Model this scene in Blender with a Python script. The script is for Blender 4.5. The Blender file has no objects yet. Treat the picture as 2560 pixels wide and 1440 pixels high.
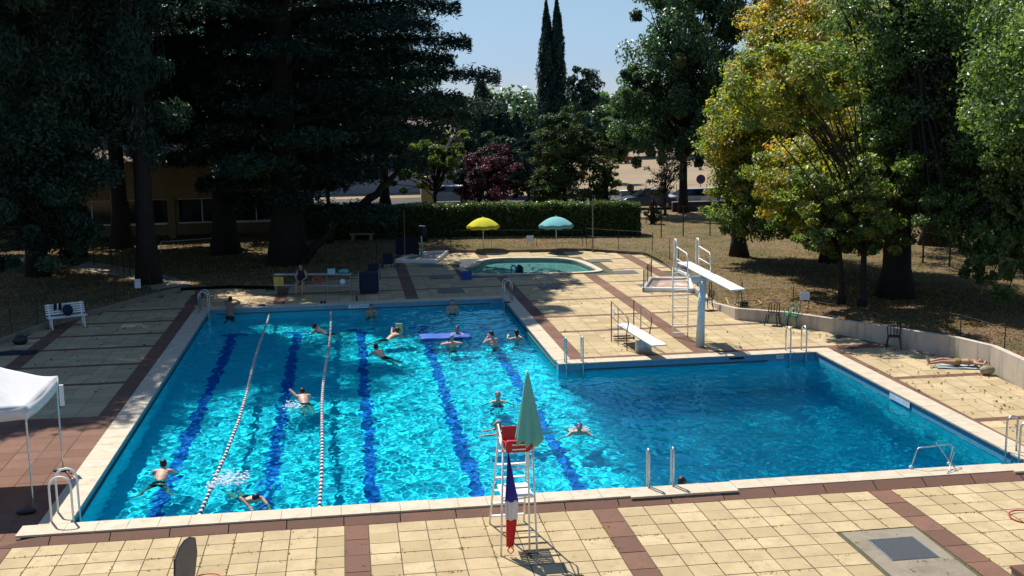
import bpy, bmesh, math, random
import numpy as np
from mathutils import Vector, Matrix, Euler, noise as mnoise
R = math.radians
rng = np.random.default_rng(7)
random.seed(7)
S = bpy.context.scene
C = S.collection

# ------------------------------------------------------------------ camera
F = 2842.9; PITCH = 0.16218; YAW = 0.143404; ROLL = -0.014799
CAM = np.array([5.898, -23.351, 8.398])
_fw = np.array([math.sin(YAW)*math.cos(PITCH), math.cos(YAW)*math.cos(PITCH), -math.sin(PITCH)])
_r0 = np.array([math.cos(YAW), -math.sin(YAW), 0.0]); _u0 = np.cross(_r0, _fw)
_r = _r0*math.cos(ROLL)+_u0*math.sin(ROLL); _u = -_r0*math.sin(ROLL)+_u0*math.cos(ROLL)
def gp(px, py, z=0.0):
    """point of the horizontal plane at height z seen at photo pixel px,py"""
    d = _fw+_r*(px-1280)/F-_u*(py-720)/F
    t = (z-CAM[2])/d[2]
    p = CAM+d*t
    return float(p[0]), float(p[1])
cd = bpy.data.cameras.new('camera'); cam = bpy.data.objects.new('camera', cd); C.objects.link(cam)
cd.sensor_width = 36; cd.lens = 36*F/2560; cd.clip_end = 6000; cd.clip_start = .3
cam.matrix_world = Matrix(((_r[0], _u[0], -_fw[0], CAM[0]), (_r[1], _u[1], -_fw[1], CAM[1]), (_r[2], _u[2], -_fw[2], CAM[2]), (0, 0, 0, 1)))
S.camera = cam
# ------------------------------------------------------------------ light
SUN_EL = R(58); SUN_D = Vector((-0.43, 0.90, 0)).normalized()      # where the sun stands
sd = Vector((SUN_D.x*math.cos(SUN_EL), SUN_D.y*math.cos(SUN_EL), math.sin(SUN_EL)))
W = bpy.data.worlds.new('World'); S.world = W; W.use_nodes = True
nt = W.node_tree; bg = nt.nodes['Background']; sky = nt.nodes.new('ShaderNodeTexSky')
sky.sky_type = 'NISHITA'; sky.sun_disc = False; sky.sun_elevation = SUN_EL
sky.sun_rotation = math.atan2(sd.x, sd.y); sky.air_density = 1.0; sky.dust_density = 0.0; sky.ozone_density = 3.0; sky.altitude = 0
tn = nt.nodes.new('ShaderNodeMix'); tn.data_type = 'RGBA'; tn.blend_type = 'MULTIPLY'; tn.inputs[0].default_value = 1; tc = nt.nodes.new('ShaderNodeTexCoord'); sz = nt.nodes.new('ShaderNodeSeparateXYZ'); rr = nt.nodes.new('ShaderNodeValToRGB'); nt.links.new(tc.outputs['Generated'], sz.inputs[0]); nt.links.new(sz.outputs[2], rr.inputs[0])
for i, (p_, c_) in enumerate(((0, (.30, .37, .58)), (.03, (.30, .37, .57)), (.09, (.41, .44, .50)), (.3, (.62, .62, .62)), (1, (1, 1, 1)))):
    e_ = rr.color_ramp.elements[i] if i < 2 else rr.color_ramp.elements.new(p_)
    e_.position = p_; e_.color = (*c_, 1)
nt.links.new(rr.outputs[0], tn.inputs[7])
nt.links.new(sky.outputs[0], tn.inputs[6]); nt.links.new(tn.outputs[2], bg.inputs[0]); bg.inputs[1].default_value = 0.125
sl = bpy.data.lights.new('sun', 'SUN'); sl.energy = 4.8; sl.angle = R(0.55); sl.color = (1, .94, .84)
so = bpy.data.objects.new('sun', sl); C.objects.link(so); so.rotation_euler = sd.to_track_quat('Z', 'Y').to_euler(); so.location = (0, 0, 60)
S.view_settings.view_transform = 'Standard'; S.view_settings.look = 'None'; S.view_settings.gamma = 1; S.view_settings.exposure = .6
cy = S.cycles; cy.use_denoising = True; cy.max_bounces = 10; cy.transparent_max_bounces = 24; cy.transmission_bounces = 8
cy.diffuse_bounces = 5; cy.glossy_bounces = 3; cy.sample_clamp_indirect = 8; cy.caustics_reflective = False; cy.caustics_refractive = True; cy.blur_glossy = .5

# ------------------------------------------------------------------ helpers
def tag(o, label=None, cat=None, group=None, kind=None):
    if label: o['label'] = label
    if cat: o['category'] = cat
    if group: o['group'] = group
    if kind: o['kind'] = kind
    return o
def empty(name, loc, label, cat, group=None, rz=0, kind=None):
    o = bpy.data.objects.new(name, None); C.objects.link(o); o.location = loc; o.rotation_euler = (0, 0, rz); o.empty_display_size = .2
    return tag(o, label, cat, group, kind)
class MB:
    def __init__(s): s.v = []; s.f = []
    def add(s, vs, fs):
        n = len(s.v); s.v += [tuple(v) for v in vs]; s.f += [tuple(i+n for i in f) for f in fs]; return s
    def box(s, c, d, rz=0, mat=None):
        m = mat or Matrix.Rotation(rz, 4, 'Z')
        vs = []
        for k in range(8):
            p = Vector(((k & 1)-.5, ((k >> 1) & 1)-.5, ((k >> 2) & 1)-.5)); p = Vector((p.x*d[0], p.y*d[1], p.z*d[2]))
            vs.append(m.to_3x3() @ p+Vector(c))
        return s.add(vs, [(0, 2, 3, 1), (4, 5, 7, 6), (0, 1, 5, 4), (2, 6, 7, 3), (0, 4, 6, 2), (1, 3, 7, 5)])
    def tube(s, pts, r, n=8, caps=True):
        pts = [Vector(p) for p in pts]; rs = r if isinstance(r, (list, tuple)) else [r]*len(pts)
        vs = []; fs = []; prev = None
        for i, p in enumerate(pts):
            t = (pts[min(i+1, len(pts)-1)]-pts[max(i-1, 0)])
            if t.length < 1e-9: t = Vector((0, 0, 1))
            t.normalize()
            if prev is None: a = Vector((0, 0, 1)).cross(t) if abs(t.z) < .95 else Vector((1, 0, 0)).cross(t)
            else: a = prev-t*prev.dot(t)
            if a.length < 1e-6: a = t.orthogonal()
            a.normalize(); prev = a; b = t.cross(a)
            for k in range(n):
                q = 2*math.pi*k/n; vs.append(p+(a*math.cos(q)+b*math.sin(q))*rs[i])
        for i in range(len(pts)-1):
            for k in range(n):
                fs.append((i*n+k, i*n+(k+1) % n, (i+1)*n+(k+1) % n, (i+1)*n+k))
        if caps: fs.append(tuple(range(n-1, -1, -1))); fs.append(tuple((len(pts)-1)*n+k for k in range(n)))
        return s.add(vs, fs)
    def ell(s, c, r, n=12, m=8, mat=None):
        vs = []; fs = []; c = Vector(c)
        for i in range(1, m):
            for k in range(n):
                a = math.pi*i/m; b = 2*math.pi*k/n
                p = Vector((r[0]*math.sin(a)*math.cos(b), r[1]*math.sin(a)*math.sin(b), r[2]*math.cos(a)))
                vs.append(c+(mat.to_3x3() @ p if mat else p))
        z = Vector((0, 0, r[2])); z = mat.to_3x3() @ z if mat else z
        vs += [c+z, c-z]; T = len(vs)-2
        for i in range(m-2):
            for k in range(n): fs.append((i*n+k, (i+1)*n+k, (i+1)*n+(k+1) % n, i*n+(k+1) % n))
        for k in range(n): fs.append((T, k, (k+1) % n)); fs.append((T+1, (m-2)*n+(k+1) % n, (m-2)*n+k))
        return s.add(vs, fs)
    def grid(s, P):   # P[i][j] points
        n = len(P); m = len(P[0]); vs = [p for row in P for p in row]
        return s.add(vs, [(i*m+j, i*m+j+1, (i+1)*m+j+1, (i+1)*m+j) for i in range(n-1) for j in range(m-1)])
    def build(s, name, mat=None, parent=None, smooth=False, bevel=0, solid=0, sub=0):
        me = bpy.data.meshes.new(name); me.from_pydata(s.v, [], s.f); me.update()
        if smooth: me.polygons.foreach_set('use_smooth', [True]*len(me.polygons))
        o = bpy.data.objects.new(name, me); C.objects.link(o)
        if mat: me.materials.append(mat)
        if parent: o.parent = parent
        if solid: md = o.modifiers.new('solid', 'SOLIDIFY'); md.thickness = solid; md.offset = 0
        if sub: md = o.modifiers.new('sub', 'SUBSURF'); md.levels = sub; md.render_levels = sub
        if bevel: md = o.modifiers.new('bevel', 'BEVEL'); md.width = bevel; md.segments = 2; md.limit_method = 'ANGLE'
        return o
def struct(o, label=None, kind='structure'): o['kind'] = kind; o['label'] = label or o.name; return o
def copy_tree(o, parent=None, loc=None, rz=None, label=None):
    c = o.copy(); C.objects.link(c); c.parent = parent
    for ch in list(o.children): copy_tree(ch, c)
    if loc is not None: c.location = loc
    if rz is not None: c.rotation_euler = (0, 0, rz)
    if label: c['label'] = label
    return c
def hexc(h): # sRGB hex -> linear
    v = [int(h[i:i+2], 16)/255 for i in (0, 2, 4)]
    return tuple(x/12.92 if x < .04045 else ((x+.055)/1.055)**2.4 for x in v)
class NT:
    def __init__(s, name):
        s.m = bpy.data.materials.new(name); s.m.use_nodes = True; s.t = s.m.node_tree; s.t.nodes.clear()
        s.out = s.n('ShaderNodeOutputMaterial')
    def n(s, t, **k):
        x = s.t.nodes.new(t)
        for a, b in k.items():
            if hasattr(x, a): setattr(x, a, b)
            else: raise KeyError(a)
        return x
    def l(s, a, b): s.t.links.new(a, b)
    def coord(s, which='Object'): return s.n('ShaderNodeTexCoord').outputs[which]
    def mapping(s, sc=(1, 1, 1), rot=(0, 0, 0), src=None):
        m = s.n('ShaderNodeMapping'); m.inputs['Scale'].default_value = sc; m.inputs['Rotation'].default_value = rot
        s.l(src or s.coord(), m.inputs[0]); return m.outputs[0]
    def noise(s, scale, detail=4, rough=.6, vec=None, out='Fac', dist=0):
        x = s.n('ShaderNodeTexNoise'); x.inputs['Scale'].default_value = scale; x.inputs['Detail'].default_value = detail; x.inputs['Roughness'].default_value = rough; x.inputs['Distortion'].default_value = dist
        s.l(vec or s.coord(), x.inputs['Vector']); return x.outputs[out]
    def ramp(s, fac, stops, interp='LINEAR'):
        x = s.n('ShaderNodeValToRGB'); x.color_ramp.interpolation = interp; e = x.color_ramp.elements
        while len(e) < len(stops): e.new(.5)
        for i, (p, c) in enumerate(stops): e[i].position = p; e[i].color = (*c, 1) if len(c) == 3 else c
        s.l(fac, x.inputs[0]); return x.outputs[0]
    def mix(s, fac, a, b, blend='MIX'):
        x = s.n('ShaderNodeMix', data_type='RGBA', blend_type=blend)
        for v, i in ((fac, 0), (a, 6), (b, 7)):
            if isinstance(v, (int, float)): x.inputs[i].default_value = v if i == 0 else (v, v, v, 1)
            elif isinstance(v, tuple): x.inputs[i].default_value = (*v, 1)
            else: s.l(v, x.inputs[i])
        return x.outputs[2]
    def math(s, op, a, b=None, c=None):
        x = s.n('ShaderNodeMath', operation=op)
        for v, i in ((a, 0), (b, 1), (c, 2)):
            if v is None: continue
            if isinstance(v, (int, float)): x.inputs[i].default_value = v
            else: s.l(v, x.inputs[i])
        return x.outputs[0]
    def bump(s, h, st=.3, d=.02):
        x = s.n('ShaderNodeBump'); x.inputs['Strength'].default_value = st; x.inputs['Distance'].default_value = d; s.l(h, x.inputs['Height']); return x.outputs[0]
    def pbr(s, col, rough=.6, metal=0, nrm=None, spec=.5, **k):
        x = s.n('ShaderNodeBsdfPrincipled')
        if isinstance(col, tuple): x.inputs['Base Color'].default_value = (*col, 1)
        else: s.l(col, x.inputs['Base Color'])
        if isinstance(rough, (int, float)): x.inputs['Roughness'].default_value = rough
        else: s.l(rough, x.inputs['Roughness'])
        x.inputs['Metallic'].default_value = metal; x.inputs['Specular IOR Level'].default_value = spec
        if nrm is not None: s.l(nrm, x.inputs['Normal'])
        for a, b in k.items(): x.inputs[a].default_value = b
        s.l(x.outputs[0], s.out.inputs[0]); return x
def mat(name, col, rough=.55, var=.2, scale=6, metal=0, bump=.15, spec=.4, col2=None, dirt=None):
    t = NT(name); f = t.noise(scale, 5, .65)
    c2 = col2 or tuple(x*(1-var) for x in col); c1 = tuple(min(1, x*(1+var*.4)) for x in col)
    c = t.ramp(f, [(.3, c2), (.7, c1)])
    if dirt:
        d = t.ramp(t.noise(scale*.37, 6, .7), [(.52, (0, 0, 0)), (.7, (1, 1, 1))]); c = t.mix(d, c, dirt)
    t.pbr(c, t.math('MULTIPLY_ADD', f, .25, rough-.12), metal, t.bump(t.noise(scale*6, 3), bump, .01) if bump else None, spec)
    return t.m
# ------------------------------------------------------------------ pools
WZ = -0.30                      # water level
PX, PY, QX, QY = 12.5, 25.0, 21.3, 12.05   # main pool 12.5 x 25, diving pool to QX, QY
def depth(x, y):
    d = 1.35+.35*np.clip((25-y)/25, 0, 1)
    t = np.clip((x-12.2)/2.4, 0, 1); t = t*t*(3-2*t)
    return d*(1-t)+3.6*t
def waves(x, y, amp=1.0, seed=3):
    g = np.random.default_rng(seed); z = np.zeros_like(x)
    for L_, a, n in ((1.7, .0048, 9), (.85, .0036, 12), (.45, .0028, 16), (.27, .0019, 20), (.17, .0010, 20)):
        for i in range(n):
            th = g.uniform(0, 2*math.pi); k = 2*math.pi/(L_*g.uniform(.75, 1.3)); ph = g.uniform(0, 6.28)
            ux, uy = math.cos(th), math.sin(th)
            z += a/math.sqrt(n)*1.4*np.sin(k*(x*ux+y*uy)+ph+.8*np.sin(.9*x*uy-.7*y*ux+ph))
    return z*amp
def np_mesh(name, co, quads, m=None, parent=None, smooth=False, mi=None, attr=None):
    me = bpy.data.meshes.new(name); co = np.asarray(co, np.float32); q = np.asarray(quads, np.int32); k = q.shape[1]
    me.vertices.add(len(co)); me.vertices.foreach_set('co', co.ravel())
    me.loops.add(q.size); me.loops.foreach_set('vertex_index', q.ravel())
    me.polygons.add(len(q)); me.polygons.foreach_set('loop_start', np.arange(0, q.size, k, dtype=np.int32))
    me.polygons.foreach_set('loop_total', np.full(len(q), k, np.int32))
    me.polygons.foreach_set('use_smooth', np.full(len(q), bool(smooth)))
    for x in (m if isinstance(m, (list, tuple)) else [m]):
        if x: me.materials.append(x)
    if mi is not None: me.polygons.foreach_set('material_index', np.asarray(mi, np.int32))
    me.update(calc_edges=True)
    if attr is not None:
        a = me.attributes.new('tint', 'FLOAT', 'FACE'); a.data.foreach_set('value', np.asarray(attr, np.float32))
    o = bpy.data.objects.new(name, me); C.objects.link(o)
    if parent: o.parent = parent
    return o
def grid_obj(name, x0, x1, y0, y1, st, zf, m, keep=None, smooth=True, attr=None):
    nx = max(1, round((x1-x0)/st)); ny = max(1, round((y1-y0)/st))
    X, Y = np.meshgrid(np.linspace(x0, x1, nx+1), np.linspace(y0, y1, ny+1)); Z = zf(X, Y)
    co = np.stack([X, Y, Z], -1).reshape(-1, 3)
    i, j = np.meshgrid(np.arange(nx), np.arange(ny)); a = (j*(nx+1)+i).ravel(); q = np.stack([a, a+1, a+nx+2, a+nx+1], 1)
    if keep is not None:
        cx = X.ravel()[a]+.5*(x1-x0)/nx; cyy = Y.ravel()[a]+.5*(y1-y0)/ny; q = q[keep(cx, cyy)]
    return np_mesh(name, co, q, m, smooth=smooth)

def at(px, py, Y):
    """point of the vertical plane y=Y seen at photo pixel px,py"""
    d = _fw+_r*(px-1280)/F-_u*(py-720)/F
    p = CAM+d*((Y-CAM[1])/d[1]); return Vector([float(q) for q in p])
def zt(x, y):                                   # deck height
    if y < -.55: return -.15
    if y > 8.5 or -.6 < x < 21.9: return -.02
    return -.15+.13*(y+.55)/9.05
SWIM = [gp(a, b, -.3) for a, b in ((409, 1182), (620, 1240), (590, 1210), (757, 994), (735, 1010), (942, 884), (789, 830), (992, 840), (1131, 781), (928, 788), (578, 775), (1143, 838), (1130, 864), (1229, 862), (1291, 846), (1245, 1004), (1250, 1078), (1448, 1088), (1700, 1205))]
def wakes(x, y):                                # rings spreading from the swimmers
    z = np.zeros_like(x)
    for i, (a, b) in enumerate(SWIM):
        r = np.hypot(x-a, (y-b)*.85); z += .010*np.exp(-(r/(.75+.12*(i % 4)))**2)*np.sin(r*(17+i % 5)+i)
    return z
# ---- water: a wavy refracting sheet
def water_mat(name, tint):
    t = NT(name); g = t.n('ShaderNodeBsdfGlass'); g.inputs['IOR'].default_value = 1.33; g.inputs['Roughness'].default_value = 0
    g.inputs['Color'].default_value = (*tint, 1); t.l(g.outputs[0], t.out.inputs[0]); return t.m
M_water = water_mat('pool_water', (.36, .955, .995))
LS = lambda x, y: (x < PX) | (y < QY)
wtr = grid_obj('pool_water', 0, 21.3, 0, 25, .04, lambda x, y: WZ+waves(x, y)+wakes(x, y), M_water, keep=LS)
wtr.cycles.is_caustics_caster = True
struct(wtr, 'rippling turquoise water of the L shaped swimming pool')
sl.cycles.is_caustics_light = True
# ---- shell
t = NT('pool_liner')
P = t.n('ShaderNodeSeparateXYZ'); t.l(t.coord(), P.inputs[0]); X, Y, Z = P.outputs
base = t.ramp(t.noise(1.1, 6, .65), [(.3, (.08, .76, .90)), (.7, (.10, .84, .97))])
depth_dim = t.ramp(t.math('MULTIPLY_ADD', Z, -.26, -.40), [(0, (1, 1, 1)), (.7, (.42, .72, .82))])  # light lost in deep water, put into the liner colour by depth
base = t.mix(1.0, base, depth_dim, 'MULTIPLY')
lane = None
LX = (1.25, 3.75, 6.25, 8.75, 11.25)
for lx in LX:
    d = t.math('LESS_THAN', t.math('ABSOLUTE', t.math('SUBTRACT', X, lx)), .17); lane = d if lane is None else t.math('MAXIMUM', lane, d)
lane = t.math('MULTIPLY', lane, t.math('LESS_THAN', t.math('ABSOLUTE', t.math('SUBTRACT', Y, 12.1)), 10.2))
tee = None
for lx in LX:
    d = t.math('LESS_THAN', t.math('ABSOLUTE', t.math('SUBTRACT', X, lx)), .55); tee = d if tee is None else t.math('MAXIMUM', tee, d)
ty = t.math('LESS_THAN', t.math('ABSOLUTE', t.math('SUBTRACT', t.math('ABSOLUTE', t.math('SUBTRACT', Y, 12.1)), 10.1)), .18)
lane = t.math('MAXIMUM', lane, t.math('MULTIPLY', tee, ty))
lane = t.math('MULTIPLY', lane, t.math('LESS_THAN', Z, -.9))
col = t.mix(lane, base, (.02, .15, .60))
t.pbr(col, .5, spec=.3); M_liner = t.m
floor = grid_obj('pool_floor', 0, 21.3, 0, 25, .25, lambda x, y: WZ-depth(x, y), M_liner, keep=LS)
floor.cycles.is_caustics_receiver = True
struct(floor, 'pale blue pool floor with dark blue lane lines')
LP = [(0, 0), (21.3, 0), (21.3, 12.05), (12.5, 12.05), (12.5, 25), (0, 25)]
mb = MB()
for i in range(6):
    a = LP[i]; b = LP[(i+1) % 6]
    n = 12
    for k in range(n):
        p = [a[j]+(b[j]-a[j])*k/n for j in (0, 1)]; q = [a[j]+(b[j]-a[j])*(k+1)/n for j in (0, 1)]
        mb.add([(p[0], p[1], -.3), (q[0], q[1], -.3), (q[0], q[1], -4.2), (p[0], p[1], -4.2)], [(0, 1, 2, 3)])
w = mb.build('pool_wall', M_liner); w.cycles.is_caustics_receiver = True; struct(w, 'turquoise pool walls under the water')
t = NT('rim_tiles'); br = t.n('ShaderNodeTexBrick'); br.offset = 0; br.inputs['Scale'].default_value = 1; br.inputs['Brick Width'].default_value = .05; br.inputs['Row Height'].default_value = .05; br.inputs['Mortar Size'].default_value = .004
P = t.n('ShaderNodeSeparateXYZ'); t.l(t.coord(), P.inputs[0]); cb = t.n('ShaderNodeCombineXYZ'); t.l(t.math('ADD', P.outputs[0], P.outputs[1]), cb.inputs[0]); t.l(P.outputs[2], cb.inputs[1]); t.l(cb.outputs[0], br.inputs[0])
br.inputs['Color1'].default_value = (.04, .17, .36, 1); br.inputs['Color2'].default_value = (.09, .30, .50, 1); br.inputs['Mortar'].default_value = (.15, .3, .38, 1)
t.pbr(t.mix(t.noise(1.7, 4), br.outputs[0], (.06, .28, .36)), .3); M_rim = t.m
mb = MB()
for i in range(6):
    a = Vector((*LP[i], 0)); b = Vector((*LP[(i+1) % 6], 0)); dr = (b-a).normalized(); nr = Vector((dr.y, -dr.x, 0))
    a2 = a+nr*.02; b2 = b+nr*.02
    mb.add([(a2.x, a2.y, -.05), (b2.x, b2.y, -.05), (b.x-nr.x*.004, b.y-nr.y*.004, -.36), (a.x-nr.x*.004, a.y-nr.y*.004, -.36)], [(0, 1, 2, 3)])
struct(mb.build('rim_tiles', M_rim), 'blue mosaic tiles along the pool rim')
M_gut = mat('gutter_green', (.02, .09, .08), .5)
mb = MB(); mb.box((6.1, 24.985, -.235), (11.6, .05, .035)); mb.box((12.515+3.9, 12.035, -.235), (6.3, .05, .035)); mb.box((12.485, 18.6, -.235), (.05, 12, .035)); mb.box((.015, 12.5, -.235), (.05, 24, .035))
struct(mb.build('overflow_gutter', M_gut), 'dark green overflow gutter line at the waterline')
# ---- coping
cs = NT('coping_stone'); f = cs.noise(3.1, 6, .7); c = cs.ramp(f, [(.25, (.30, .24, .165)), (.5, (.46, .40, .30)), (.75, (.54, .49, .40))])
at_ = cs.n('ShaderNodeAttribute', attribute_name='tint'); c = cs.mix(at_.outputs['Fac'], c, (.46, .38, .27))
cs.pbr(c, .75, nrm=cs.bump(cs.noise(30, 4), .3, .01)); M_cop = cs.m
cb_v = []; cb_f = []; cb_t = []
def coping(p, q, wd, side, z=0, n=None):
    """stones from p to q, wd wide on the outer side"""
    p = Vector((*p, 0)); q = Vector((*q, 0)); L = (q-p).length; n = n or round(L/.62); d = (q-p)/L; o = Vector((-d.y, d.x, 0))*side
    for k in range(n):
        a = L*k/n+.004; b = L*(k+1)/n-.004; dz = random.uniform(-.003, .003); tn = random.random()*.6
        i0 = len(cb_v)
        for zz in (z-.045, z+dz):
            for (u, v_) in ((a, -.03), (b, -.03), (b, wd), (a, wd)):
                r_ = p+d*u+o*v_; cb_v.append((r_.x, r_.y, zz))
        for fc in ((0, 1, 2, 3), (4, 5, 6, 7), (0, 1, 5, 4), (1, 2, 6, 5), (2, 3, 7, 6), (3, 0, 4, 7)): cb_f.append([i0+i for i in fc]); cb_t.append(tn)
coping((0, 0), (11.7, 0), .54, -1); coping((11.7, -.05), (14.1, -.05), .56, -1, -.004); coping((14.1, 0), (20.6, 0), .50, -1); coping((20.6, -.08), (21.9, -.08), .5, -1, -.004)
coping((-.57, 0), (-.57, 0.01), .5, -1, n=1) if 0 else coping((-.9, 0), (0, 0), .54, -1, .001)
coping((0, 0), (0, 25), .60, 1); coping((-.57, 25), (12.5, 25), .55, 1, .001); coping((12.5, 25.55), (12.5, 12.6), .5, 1, -.0015)
coping((12.5, 12.05), (21.3, 12.05), .5, 1, .0015); coping((21.3, 12.55), (21.3, -.1), .58, 1)
o = np_mesh('pool_coping', cb_v, cb_f, M_cop, attr=cb_t); struct(o, 'pale stone coping around the pool')
M_dark = mat('shadow_gap', (.03, .02, .018), .8, bump=0)  # near black colour stands for the shade under the coping
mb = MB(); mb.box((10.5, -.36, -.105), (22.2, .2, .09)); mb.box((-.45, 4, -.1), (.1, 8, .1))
struct(mb.build('coping_base', M_dark), 'plinth under the coping with the shade of the gap in its colour')
# ---- deck tiles
def tile_mat(name, stops, dirtc, scale=5):
    t = NT(name); at_ = t.n('ShaderNodeAttribute', attribute_name='tint')
    c = t.ramp(at_.outputs['Fac'], stops); n1 = t.noise(1.3, 6, .7); n2 = t.noise(26, 5, .75)
    c = t.mix(t.ramp(n1, [(.42, (0, 0, 0)), (.66, (.75, .75, .75))]), c, dirtc); n4 = t.noise(5.5, 5, .8); c = t.mix(t.ramp(n4, [(.56, (0, 0, 0)), (.72, (.8, .8, .8))]), c, tuple(x*.62 for x in dirtc))
    c = t.mix(t.ramp(n2, [(.35, (.55, .55, .55)), (.62, (0, 0, 0))]), c, tuple(x*.72 for x in stops[1][1]))
    t.pbr(c, .85, nrm=t.bump(n2, .35, .008), spec=.25); return t.m
M_tile = tile_mat('beige_slab', [(0, (.36, .27, .145)), (.5, (.46, .355, .20)), (1, (.54, .425, .255))], (.31, .235, .135))
M_brown = tile_mat('brown_slab', [(0, (.13, .062, .042)), (.5, (.175, .088, .06)), (1, (.22, .115, .08))], (.125, .078, .052))
M_joint = mat('joint_soil', (.085, .07, .04), .9, .5, 3, bump=.4, col2=(.05, .06, .02))
DECK = [(-13, -12), (30, -12), (24.55, 2.5), (25.3, 8.5), (25.2, 10.15), (23.2, 14.4), (22.0, 16.6), (20.5, 18.1), (20.5, 21.1), (21.9, 33.6), (21.9, 36.9), (19.0, 39.4), (14, 40.0), (9.3, 41.2), (8.0, 37.6), (6.8, 33.2), (2.5, 29.6), (.4, 30.4), (-1.75, 30.2), (-2.6, 28.7), (-5.8, 22.3), (-6.7, 19), (-13, 6)]
def inside(x, y, poly=DECK):
    c = False; n = len(poly)
    for i in range(n):
        a = poly[i]; b = poly[i-1]
        if (a[1] > y) != (b[1] > y) and x < (b[0]-a[0])*(y-a[1])/(b[1]-a[1])+a[0]: c = not c
    return c
tv = []; tf = []; tt = []; tm = []
KP = [(11.9, 37.9), (16.7, 37.7), (18.3, 37.0), (19.0, 35.2), (19.0, 30.6), (11.3, 31.2), (11.1, 34.2)]
def panel(x0, x1, y0, y1, brown=0, px=.56, py=.56, jit=0):
    nx = max(1, round((x1-x0)/px)); ny = max(1, round((y1-y0)/py)); g = .010 if y1 < 0 else .006
    for j in range(ny):
        for i in range(nx):
            a0 = x0+(x1-x0)*i/nx; a1 = x0+(x1-x0)*(i+1)/nx; b0 = y0+(y1-y0)*j/ny; b1 = y0+(y1-y0)*(j+1)/ny
            cx, cy_ = (a0+a1)/2, (b0+b1)/2
            if not inside(cx, cy_): continue
            if 15.35 < cx < 16.95 and cy_ < -2.95 and cy_ > -5.4 and not brown: continue
            if inside(cx, cy_, KP): continue
            k = len(tv); dz = random.uniform(-.0025, .0025); sh = random.uniform(-.002, .002)
            for (u, v_) in ((a0+g, b0+g+sh), (a1-g, b0+g+sh), (a1-g, b1-g+sh), (a0+g, b1-g+sh)): tv.append((u, v_, zt(u, v_)+dz+random.uniform(-.0012, .0012)))
            tf.append((k, k+1, k+2, k+3)); tt.append(min(1, max(0, random.gauss(.5, .27)))); tm.append(brown)
YB = [(5.61, 6.09), (10.81, 11.33), (16.98, 17.5), (23.2, 23.7)]
def strip(x0, x1, y0, y1, bands, **k):           # beige panels split by brown bands running along y
    c = x0
    for a, b in bands:
        if b <= x0 or a >= x1: continue
        panel(c, a, y0, y1, **k); panel(a, b, y0, y1, 1, px=.5, py=.8); c = b
    panel(c, x1, y0, y1, **k)
strip(-.9, 30, -12, -.80, [(-1.3, -.9)]+YB, py=.545)
panel(-13, -.9, -12, -.8, 1, px=.6, py=.6)
panel(-13, 30, -.80, -.5, 1, px=1.15, py=.3)
panel(-13, -.62, -.5, 8.5, 1, px=.62, py=.62)
# left deck with cross bands
ys = [8.5, 12.55, 15.2, 18.0, 20.4, 22.9, 25.6, 28, 31]
for a, b in zip(ys[:-1], ys[1:]):
    panel(-13, -5.5, a, b-.26, px=.6); panel(-5.5, -4.95, a, b-.26, 1); panel(-4.95, -1.12, a, b-.26, px=.62); panel(-1.12, -.62, a, b-.26, 1, px=.5); panel(-13, -.62, b-.26, b, 1, px=.6, py=.26)
# deck beyond the long end and between the pools
X2 = [(-1.2, -.7), (2.6, 3.1), (8.3, 8.85), (13.0, 13.5), (17.3, 17.85), (20.7, 21.3)]
yf = [25.57, 28.35, 32.3, 36, 42]
for a, b in zip(yf[:-1], yf[1:]):
    strip(-6, 22.5, a, b-.26, X2, px=.6); panel(-6, 22.5, b-.26, b, 1, px=.6, py=.26)
yr = [12.92, 17.3, 20.3, 24.1, 25.57]
X3 = [(13.02, 13.5), (17.3, 17.85)]
panel(13.02, 30, 12.57, 12.92, 1, px=.8, py=.35)
for k, (a, b) in enumerate(zip(yr[:-1], yr[1:])):
    if k < 3: strip(13.02, 23, a, b-.28, X3, px=.6); panel(13.02, 23, b-.28, b, 1, px=.6, py=.28)
    else: strip(13.02, 23, a, b, X3, px=.6)
# right of the diving pool
yq = [-.5, 3.85, 8.3, 12.57]
for k, (a, b) in enumerate(zip(yq[:-1], yq[1:])):
    panel(21.9, 22.15, a, b, 1, px=.25, py=.7); panel(22.15, 30, a, b-.3, px=.6); panel(22.15, 30, b-.3, b, 1, px=.6, py=.3)
panel(23, 30, 12.92, 20, px=.6)
o = np_mesh('deck_tiles', tv, tf, [M_tile, M_brown], mi=tm, attr=tt); struct(o, 'sun bleached beige slabs with brown paving bands')
# ---- sheets under the tiles: joints and soil, with the pools cut out
from mathutils.geometry import delaunay_2d_cdt
def poly_sheet(name, outer, holes, zf, m, kind='structure', label=None):
    V = [Vector(p) for p in outer]; Fc = [list(range(len(outer)))]
    E_ = [(i, (i+1) % len(outer)) for i in range(len(outer))]
    for h in holes:
        n = len(V); V += [Vector(p) for p in h]; E_ += [(n+i, n+(i+1) % len(h)) for i in range(len(h))]
    r = delaunay_2d_cdt(V, E_, [], 0, 1e-5)
    vs = r[0]; fs = []
    for f in r[2]:
        c = sum((vs[i] for i in f), Vector((0, 0)))/len(f)
        if inside(c.x, c.y, outer) and not any(inside(c.x, c.y, h) for h in holes): fs.append(tuple(f))
    mb = MB(); mb.add([(v.x, v.y, zf(v.x, v.y)) for v in vs], fs); o = mb.build(name, m)
    bm = bmesh.new(); bm.from_mesh(o.data); bmesh.ops.recalc_face_normals(bm, faces=bm.faces)
    if sum(f.normal.z for f in bm.faces) < 0: bmesh.ops.reverse_faces(bm, faces=bm.faces)
    bm.to_mesh(o.data); bm.free(); o['kind'] = kind; o['label'] = label or name; return o
PR = [(-.3, -.45), (21.6, -.45), (21.6, 12.3), (12.8, 12.3), (12.8, 25.3), (-.3, 25.3)]
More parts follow.
